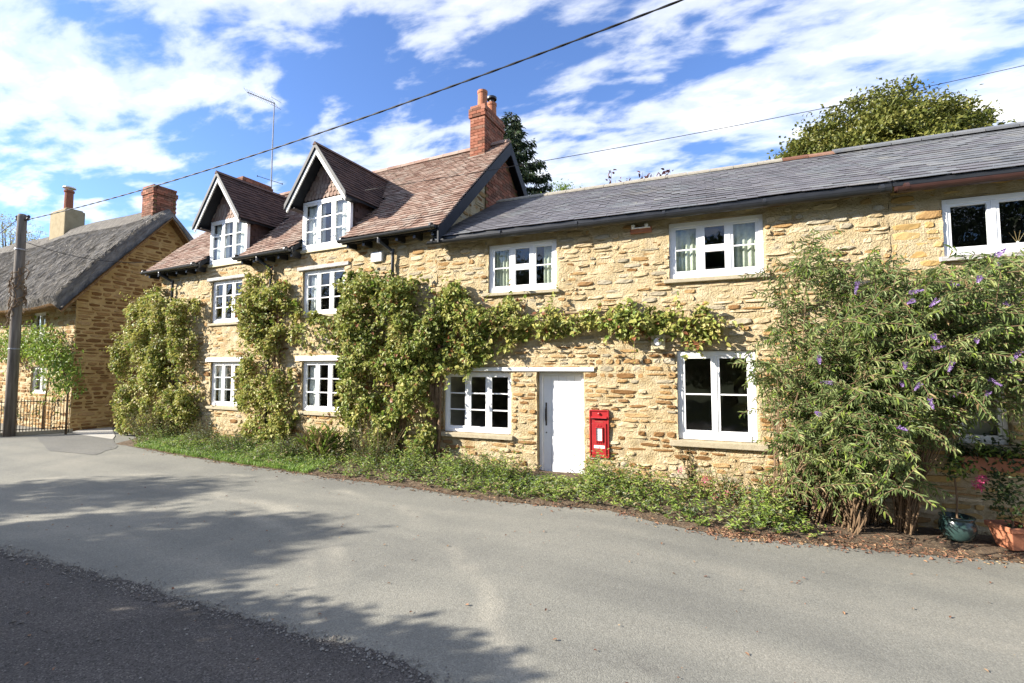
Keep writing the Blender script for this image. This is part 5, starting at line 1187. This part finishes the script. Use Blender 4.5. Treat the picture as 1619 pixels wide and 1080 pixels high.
wisteria('small green climber beside upper thatched cottage window', [(78, 520), (82, 540), (84, 560), (70, 640)], 420, 607, -.15)
clump('garden_shrub', 'pale leafy shrubs behind iron railing of thatched cottage', 60, 672, 3.4, .6, .75, 130, .1, .5, [('lf_green', .5), ('lf_silver', .5)], 608, 0, cat='shrub')
# trees across the road, outside the picture: they throw the shade on the road and stand in the window reflections
tree('garden_tree', 'small leafy tree across the road, left of the viewpoint', (-10.6, -9.3, 0), [((0, 0, 4.1), (1.3, 1.0, .75)), ((1.0, .0, 3.6), (.9, .8, .6))], 9000, .13, 'lf_dark', 701, .14, clumps=220, spread=.13)
tree('garden_tree', 'slender leafy tree across the road, far left of the viewpoint', (-14.3, -8.9, 0), [((0, 0, 4.6), (1.1, .9, .7))], 3600, .13, 'lf_dark', 702, .12, clumps=90, spread=.2)
def hedge():
    r = np.random.default_rng(705); o = thing('garden_hedge', 'clipped dark green hedge across the road, left of the viewpoint', 'hedge', (-9, -8.1, 0)); n = 60000
    P = np.stack([r.uniform(-9, 6.6, n), r.uniform(-.55, .55, n), r.uniform(0, 1, n)], -1); top = 2.5 + .5 * (vnoise(P[:, 0], P[:, 1], 1.3, 44) - .5) + .35 * (vnoise(P[:, 0], P[:, 1], .4, 45) - .5) - .9 * np.clip((P[:, 0] - 5.6) / 1.0, 0, 1) ** 2
    P[:, 2] *= top; leaves_obj('foliage', P, r.normal(0, 1, (n, 3)), r.normal(0, .6, (n, 3)) + (0, 0, 1), r.uniform(.10, .18, n), .7, 'lf_dark', o, None, r, simple=True)
    b = MB()
    for x in np.arange(-8.8, 6.3, .5): b.tube([(x, 0, -.1), (x + r.normal(0, .1), r.normal(0, .1), 1.2), (x + r.normal(0, .2), r.normal(0, .15), 1.9)], [.05, .035, .01], 5)
    b.build('stems', 'bark', o)
hedge()
tree('garden_tree', 'tall dark tree across the road right of the viewpoint', (10.5, -15, 0), [((0, 0, 6.5), (3.6, 3.2, 4.2)), ((2.6, 0, 5.0), (2.6, 2.4, 3.0))], 20000, .2, 'lf_dark', 703, .35, clumps=260, spread=.16)

# a row of tall trees at the far side of the field opposite: dark shapes in the window panes
row = None
for k in range(9):
    x = -42 + k * 6.6 + random.uniform(-1, 1); y = -20.5 + random.uniform(-.8, .8)
    if row is None:
        row = tree('row_tree', 'tall dark tree in the row across the field behind the viewpoint', (x, y, 0), [((0, 0, 6.4), (3.6, 2.6, 3.0)), ((1.2, 0, 3.6), (3.2, 2.4, 2.4))], 9000, .42, 'lf_dark', 711, .3, clumps=130, spread=.2, group='trees across the field')
    else:
        c = row.copy(); COL.objects.link(c); c.location = (x, y, 0); c.rotation_euler = (0, 0, k * 1.3); c.scale = (1, 1, random.uniform(.88, 1.02))
        for chd in row.children:
            q = chd.copy(); COL.objects.link(q); q.parent = c
